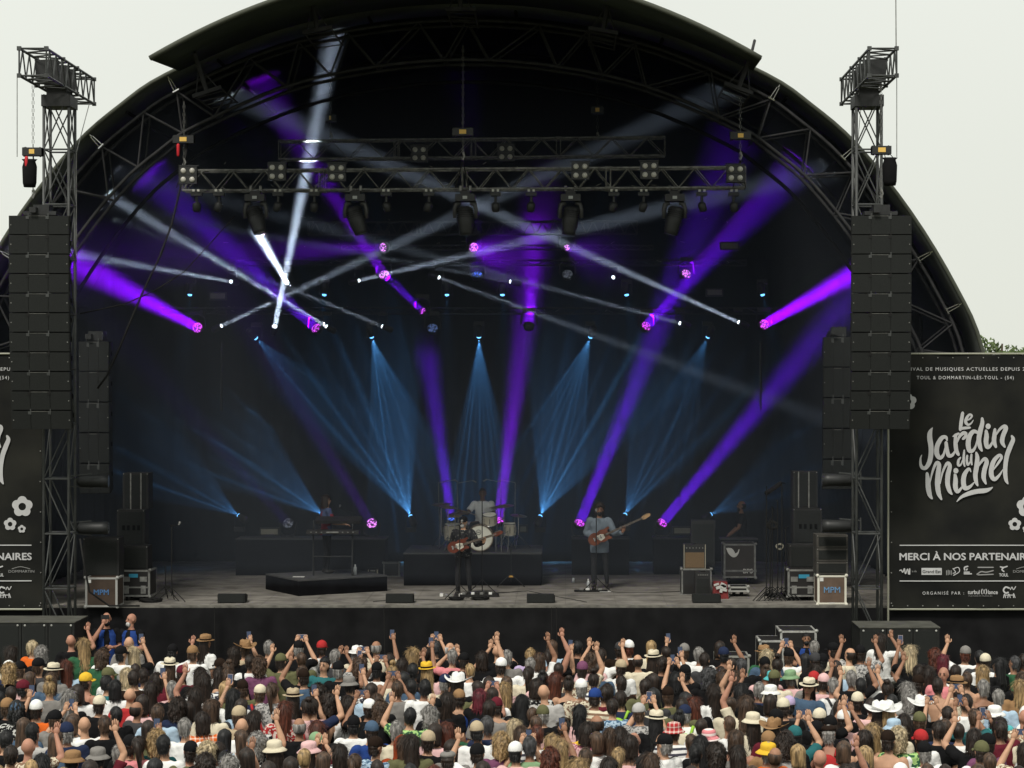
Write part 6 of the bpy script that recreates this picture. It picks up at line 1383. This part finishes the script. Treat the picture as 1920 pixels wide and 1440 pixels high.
for p in people:
    py = p['py']; hat = p['hd'][0] in HT
    scl = PB.uniform(.95, 1.03); top = (1.80 if not hat else 1.81)*scl
    s = (py+2-VY)/(CH-1.79); 
    # solve so that this person's top lands on the measured pixel at a depth typical of its row
    s = s*PB.uniform(.992, 1.008); scl = (CH-(py-VY)/s)/ (1.80 if not hat else 1.815)
    sk = PB.choice('1111122223')
    if p['hd'][0] == 'b' or p['sh'][0] == 'n': sk = PB.choice('1133')
    yaw = PB.uniform(-.45, .45); hr = PB.uniform(-.2, .2)
    # turns: the head turns most of the way
    if p['turn'] == '<': yaw = .75
    if p['turn'] == '>': yaw = -.75
    if p['turn'] == 'F': yaw = 2.75
    X, Y = X_(p['px'], s), Y_(s); pose = POSE[p['pose']]; aL, aR = pose
    root = thing('person', p['label'], 'person', (X, Y, 0), 'people in the crowd before the stage', rz=yaw); root.scale = (scl*PB.uniform(.98, 1.05), scl, scl)
    root.rotation_euler = (PB.uniform(-.05, .05), PB.uniform(-.07, .07), yaw)
    ck_ = 'c'+pose; me = body_mesh(ck_, aL, aR, curl=(.9 if aL == 'P' or aL == 'p' else .35, .9 if aR in 'Pp' else .35), detail=.015)
    part('body', me, [SKIN[sk], PB.choice(TRO), SHOE, EYE, LIP], root)
    if p['sh'][0] != 'n': part('shirt', shirt_mesh(ck_, p['sh'][0], aL, aR, vox=.018), [cloth(p['sh'][1])], root)
    h = p['hd']; v = str(PB.randint(0, 3))
    if hat:
        hc = h[2] if len(h) > 2 else PB.choice('nnNgk'); style = hc[1:] or ('s' if not (len(h) > 2 and h[0] in 'WSK') else 'l')
        if h[0] != 'H': part('hair', HAIR['h'+style+v], [hairmat(hc[0])], root)
        ht = part('hat', HAT[h[0]], [cloth(h[1])], root)
        if h[0] in 'SW' and h[1][0] != 'w' : part('hat_band', BAND, [cloth('k' if h[1] == 'W' else 'n')], ht)
    elif h[0] != 'b': part('hair', HAIR[h[0]+v], [hairmat(h[1])], root)
    if p['turn'].startswith('b'):
        cc = {'p': 'k', 'R': 'R', 'L': 'L', 'd': 'h'}[p['turn'][1:]]; m = MB(); m.ell((0, -.17, 1.22), (.15, .09, .21), 16, 12); m.ell((0, -.24, 1.15), (.11, .04, .12), 12, 8)
        for s_ in (-1, 1): m.chain([((s_*.09, -.13, 1.40), .02), ((s_*.11, -.04, 1.50), .022), ((s_*.12, .07, 1.46), .02), ((s_*.13, .12, 1.32), .018)], 6)
        m.build('backpack', cloth(cc), None, smooth=True).parent = root
    bpy.context.view_layer.update() if False else None
    root.matrix_basis  # evaluated from loc/rot/scale
    if p['pose'] in 'Ppq':
        M = Matrix.Translation(root.location) @ root.rotation_euler.to_matrix().to_4x4() @ Matrix.Diagonal((*root.scale, 1))
        if p['pose'] == 'P': L = V((0, .43, 1.83)); land = PB.random() < .5
        else: L = V(((.17 if p['pose'] == 'p' else -.17), .36, 1.86)); land = False
        w_ = M @ L; ph = thing('phone', phlabel(p), 'phone', w_, 'phones held up by the crowd', rz=yaw)
        wd, h_ = (.155, .078) if land else (.078, .155); m = MB(); m.box((0, 0, 0), (wd, .009, h_)); m.box((wd*.33, .006, h_*.33), (.022, .004, .022)); o = m.build('case', PHK if cnt % 6 else PHW, None, fix=False); o.parent = ph
        o = MB().box((0, -.0055, 0), (wd-.008, .002, h_-.008)).build('screen', SCR, None, fix=False); o.parent = ph; ph.rotation_euler = (-.15, 0, yaw); cnt += 1

# the rest of the crowd: people mostly hidden between the others, as one mass
cm = MB(); low = body_mesh('low', 'd', 'd', detail=.03); lows = shirt_mesh('low', 't', 'd', 'd', vox=.032)
def lowhair(rr, n=16):
    q = shell(rr, n=n, rough=.12); return q.v, q.f
LH = [lowhair(lower(1.69, 1.585, .084, .102, .058, .06, -.012, -.022, 4)+dome(1.69, 1.795, .084, .102, -.012, 5)), lowhair(lower(1.70, 1.30, .092, .108, .088, .045, -.016, -.10, 6)+dome(1.70, 1.80, .092, .108, -.016, 5)), lowhair(lower(1.70, 1.52, .098, .112, .088, .085, -.014, -.03, 5)+dome(1.70, 1.81, .098, .112, -.014, 5))]
CMM = [SKIN['1'], SKIN['2'], TRO[0]]+[cloth(c) for c in 'kwwhgbWSwsPv']+[hairmat(c) for c in 'nnNNynk']
lv = [v.co.copy() for v in low.vertices]; lf = [(tuple(p.vertices), p.material_index) for p in low.polygons]; sv = [v.co.copy() for v in lows.vertices]; sf = [tuple(p.vertices) for p in lows.polygons]
spots = [(p['px'], p['py']) for p in people]; got = 0
for _ in range(9000):
    px = PB.uniform(-30, 1950); py = 1196+250*PB.random()**.9; s = (py+2-VY)/(CH-1.79); k = s/108
    if all(((px-a)/(20*k))**2+((py-b)/(15*k))**2 > 1 for a, b in spots):
        if 140 < px < 300 and py < 1215 or 1400 < px < 1560 and py < 1210 or 1595 < px < 1780 and py < 1214: continue
        spots.append((px, py)); got += 1
        M = Matrix.Translation((X_(px, s), Y_(s), 0)) @ Matrix.Rotation(PB.uniform(-.6, .6), 4, 'Z') @ Matrix.Scale(PB.uniform(.96, 1.0), 4)
        sk = PB.choice((0, 0, 1)); b0 = len(cm.v); cm.v += [tuple(M @ v) for v in lv]; cm.f += [tuple(b0+i for i in f) for f, _m in lf]; cm.m += [2 if m_ in (1, 2, 3) else sk for _f, m_ in lf]
        cm.mi = 3+PB.randrange(12); cm.add([M @ v for v in sv], sf)
        hv, hf = PB.choice(LH); cm.mi = 15+PB.randrange(7); cm.add([M @ V(v) for v in hv], hf)
        if got >= 90: break
crowd = cm.build('crowd', CMM, None, smooth=True, fix=False); kind(crowd, 'stuff'); crowd['label'] = 'further spectators half hidden between the people of the crowd'
[print('LONG', p['label']) for p in people if len(p['label'].replace('-', ' ').split()) > 16]
print('FILL', got, 'PEOPLE', len(people))
# ---------------- named figures ----------------
def figure(label, loc, rz, scl, aL, aR, key, skin, shirt, trous, hair=None, hat=None, legs=LEGS0, seat=0, hr=0, lean=0, vest=None, extra=None, curl=(.5, .5), hairst='s', shl=.86, group=None):
    t = thing('person', label, 'person', loc, group, rz=rz); t.scale = (scl,)*3; t.rotation_euler = (lean, 0, rz)
    me = body_mesh(key, aL, aR, legs=legs, seat=seat, hr=hr, curl=curl, detail=.011); part('body', me, [SKIN[skin], trous, SHOE, EYE, LIP], t)
    if shirt: part('shirt', shirt_mesh(key, shirt[0], aL, aR, seat=seat, vox=.014, length=shl), [shirt[1]], t)
    def hd(me, nm, ms):
        o = part(nm, me, ms, t); o.location = (0, 0, seat); o.rotation_euler = (0, 0, hr); return o
    if hair: hd(HAIR[('h' if hat else '')+hairst+'0'], 'hair', [hairmat(hair)])
    if hat: hd(HAT[hat[0]], 'hat', [cloth(hat[1])])
    if vest:
        m = MB(); m.rings([(.80, .19, .145, 0, 0), (1.0, .178, .135, 0, 0), (1.25, .182, .132, 0, 0), (1.38, .190, .128, 0, 0), (1.44, .165, .108, 0, 0), (1.475, .12, .085, 0, 0)], 24, cap=False)
        m.f = [f for f in m.f if not (all(V(m.v[i]).y > .05 and abs(V(m.v[i]).x) < .055 for i in f))]
        part('vest', (lambda q: (q.materials.append(None), q)[1])(m.mesh('vest')), [cloth(vest)], t)
    if extra == 'beard' or extra == 'whitebeard':
        m = MB(); m.ell(rotz(V((0, .052, -.075)), hr)+V((0, 0, 1.665+seat)), (.052, .050, .055), 14, 10, Matrix.Rotation(hr, 3, 'Z')); me = m.mesh('beard'); me.materials.append(None); me.polygons.foreach_set('use_smooth', [True]*len(me.polygons)); part('beard', me, [hairmat('G' if extra == 'whitebeard' else 'k')], t)
    return t
KC = mat('black suit cloth', (.014, .014, .016), .85, noise_=.3, scale=14)
# singer
sp_ = P(868, 1117, (1117-VY)/(CH-ZS)); sp_.z = ZS+.01
STR = [((.10, 0, .93), (.12, .05, .50), (.13, -.02, .095)), ((-.10, 0, .93), (-.14, .04, .50), (-.16, -.02, .095))]
figure('singer with white beard, black hat and black suit playing a red guitar', sp_, math.pi-.15, .90, 'G', 'g', 'singer', '1', ('h', two('black embroidered cloth', (.014, .014, .016), (.22, .22, .2), 'vor', 34, .66)), KC, 'G', ('C', 'k'), legs=STR, hr=-.25, extra='whitebeard', lean=.04)
bp_ = P(1124, 1104, (1104-VY)/(CH-ZS)); bp_.z = ZS+.01
figure('bearded bass player in a blue-grey shirt and wide black trousers', bp_, math.pi-.1, 1.0, 'G', 'g', 'bassist', '2', ('h', mat('blue grey shirt cloth', (.14, .17, .205), .9, noise_=.15, scale=5, bump=.4, bscale=12)), KC, 'n', None, legs=STR, hr=.1, extra='beard', hairst='c', shl=.76)
def guitar(p, ang, label, bodyc, s=1.0, bass=False, headc=None):
    """solid guitar facing the camera; ang raises the neck towards +x"""
    t = thing('guitar', label, 'guitar', p); c = V(p)
    q = Matrix.Rotation(-ang, 3, 'Y'); o = []
    N = 40
    for i in range(N):
        a = 6.283*i/N; r = .17+.03*math.cos(2*a)-.035*math.exp(-((abs(((a-math.pi/2+math.pi) % 6.283)-math.pi)/.35)**2))-.035*math.exp(-((abs(((a+math.pi/2+math.pi) % 6.283)-math.pi)/.35)**2)); o.append((r*math.cos(a)*1.1*s, r*math.sin(a)*.95*s))
    o = [(x, z) for x, z in o]
    m = MB(); m.poly(o, -.02, .02); m.poly([(.10*s, .10*s), (.26*s, .13*s), (.27*s, .09*s), (.16*s, .04*s)], -.019, .019); m.poly([(.10*s, -.10*s), (.16*s, -.04*s), (.24*s, -.08*s), (.23*s, -.12*s)], -.019, .019)
    m.v = [tuple(q @ V(v)+c) for v in m.v]; m.build('body', bodyc, t)
    L = .88 if bass else .66; m = MB(); m.box((.12+L/2, -.028, 0), (L, .02, .046)); m.v = [tuple(q @ V(v)+c) for v in m.v]; m.build('neck', mat('dark fretboard', (.06, .035, .02), .5), t)
    m = MB(); x0 = .12+L; m.poly([(x0, -.03), (x0+.05, -.045), (x0+.18, -.02), (x0+.20, .02), (x0+.14, .05), (x0+.04, .04), (x0, .03)], -.034, -.014); m.v = [tuple(q @ V(v)+c) for v in m.v]; m.build('headstock', headc or bodyc, t)
    m = MB(); m.poly([(-.04, -.02), (.02, -.085), (.12, -.06), (.13, .02), (.06, .05), (-.02, .05)], -.024, -.021); m.v = [tuple(q @ V(v)+c) for v in m.v]; m.build('pickguard', mat('pale pickguard', (.5, .47, .40), .4), t)
    m = MB()
    for k in (.0, .07): m.box((k-.02, -.030, 0), (.025, .012, .07))
    m.box((-.10, -.028, 0), (.03, .012, .08)); m.v = [tuple(q @ V(v)+c) for v in m.v]; m.build('pickup', CHROME, t)
    m = MB()
    for k in range(4): m.bar((x0+.04+k*.035, -.04, .035), (x0+.045+k*.035, -.04, .065), .007, 5)
    for k in range(-2, 3): m.bar((-.10, -.036, k*.009), (x0+.05, -.042, k*.006), .0012, 3)
    m.v = [tuple(q @ V(v)+c) for v in m.v]; m.build('string', CHROME, t); return t
RED_G = mat('brown red varnish', (.10, .022, .012), .25, spec=.6, noise_=.3, scale=8); SUN_G = mat('orange sunburst varnish', (.13, .035, .014), .25, spec=.6, noise_=.4, scale=7)
guitar(sp_+V((-.10, -.27, 1.03)), .30, 'red brown electric guitar slung low on the singer', RED_G, .95)
guitar(bp_+V((-.02, -.29, 1.10)), .42, 'sunburst bass guitar with pale headstock held by the bass player', SUN_G, 1.08, True, mat('maple headstock', (.42, .26, .13), .4))
SIT = [((.10, 0, .46), (.22, .42, .50), (.22, .44, .09)), ((-.10, 0, .46), (-.22, .42, .50), (-.24, .46, .09))]
figure('drummer in a white shirt seated behind the pale drum kit', (X_(905, 83.6), Y_(83.6), DZ+.03), math.pi, 1.0, 'E', 'D', 'drummer', '4', ('t', mat('white shirt cloth', (.85, .85, .86), .9, noise_=.1, scale=6, bump=.4, bscale=12)), KC, 'k', None, legs=SIT, seat=-.50, hairst='s')
for a_, e_, lb in (((868, 958, 84.4), (893, 966, 84.2), 'left'), ((925, 962, 84.4), (912, 968, 84.0), 'right')): tag(MB().bar(P(*e_), P(*a_), .008, 6, .005).build('drumstick', mat('pale wood', (.45, .33, .2), .5)), 'thin wooden drumstick in the drummer\'s hand on the %s of the picture' % lb, 'drumstick')
figure('dark-haired keyboard player in a red and blue top behind the keyboards', P(612, 0, 88.4)*1 if False else (X_(612, 88.3), Y_(88.3), ZK), -1.2, .93, 'k', 'k', 'keys', '1', ('t', two('dark red and blue cloth', (.05, .07, .14), (.16, .02, .03), 'vor', 5, .5)), KC, 'n', None, hairst='m', hr=.1)
figure('bearded technician in a black T-shirt behind the tall flight case', (X_(1390, 83.6), Y_(83.6), ZS), 1.5, .97, 'l', 'l', 'tech', '2', ('t', cloth('k')), KC, 'k', None, extra='beard', hr=.15, hairst='f')
figure('security guard in a blue vest taking a picture with his phone', (X_(200, 100.5), Y_(100.5), 0), math.pi+.2, 1.03, 'f', 'a', 'guard1', '3', ('t', cloth('k')), KC, None, None, vest='B', hr=.1, extra='beard')
g_ = P(197, 1157, 103); t = thing('phone', 'black phone held before the face of the taller security guard', 'phone', g_); MB().box(g_, (.15, .012, .078)).build('case', PHK, t)
figure('bald bearded security guard in a blue vest with folded arms', (X_(246, 100.5), Y_(100.5), 0), math.pi-.35, 1.02, 'f', 'f', 'guard2', '3', ('t', cloth('k')), KC, None, None, vest='B', hr=-.5, extra='whitebeard')
figure('dark-haired security guard in a blue vest beside the pit flight cases', (X_(1512, 103.5), Y_(103.5), 0), math.pi, .89, 'f', 'f', 'guard3', '2', ('t', cloth('k')), KC, 'k', None, vest='B', extra='beard')
# woman lifted above the crowd on somebody's shoulders
SH = [((.10, 0, .93), (.14, .36, .86), (.13, .34, .46)), ((-.10, 0, .93), (-.14, .36, .86), (-.13, .34, .46))]
s = 112; figure('dark-haired woman in a short white T-shirt sitting high on someone\'s shoulders', (X_(1652, s), Y_(s), Z_(1187, s)-1.80*.95), -.6, .95, 'f', 'c', 'lifted', '2', ('t', cloth('w')), KC, 'n', None, hairst='l', legs=SH, shl=1.02)
figure('man in a pale grey T-shirt carrying a woman on his shoulders', (X_(1650, 112), Y_(112)-.02, 0), -.3, .80, 'c', 'c', 'carrier', '2', ('t', cloth('G')), TRO[1], 'n', None)
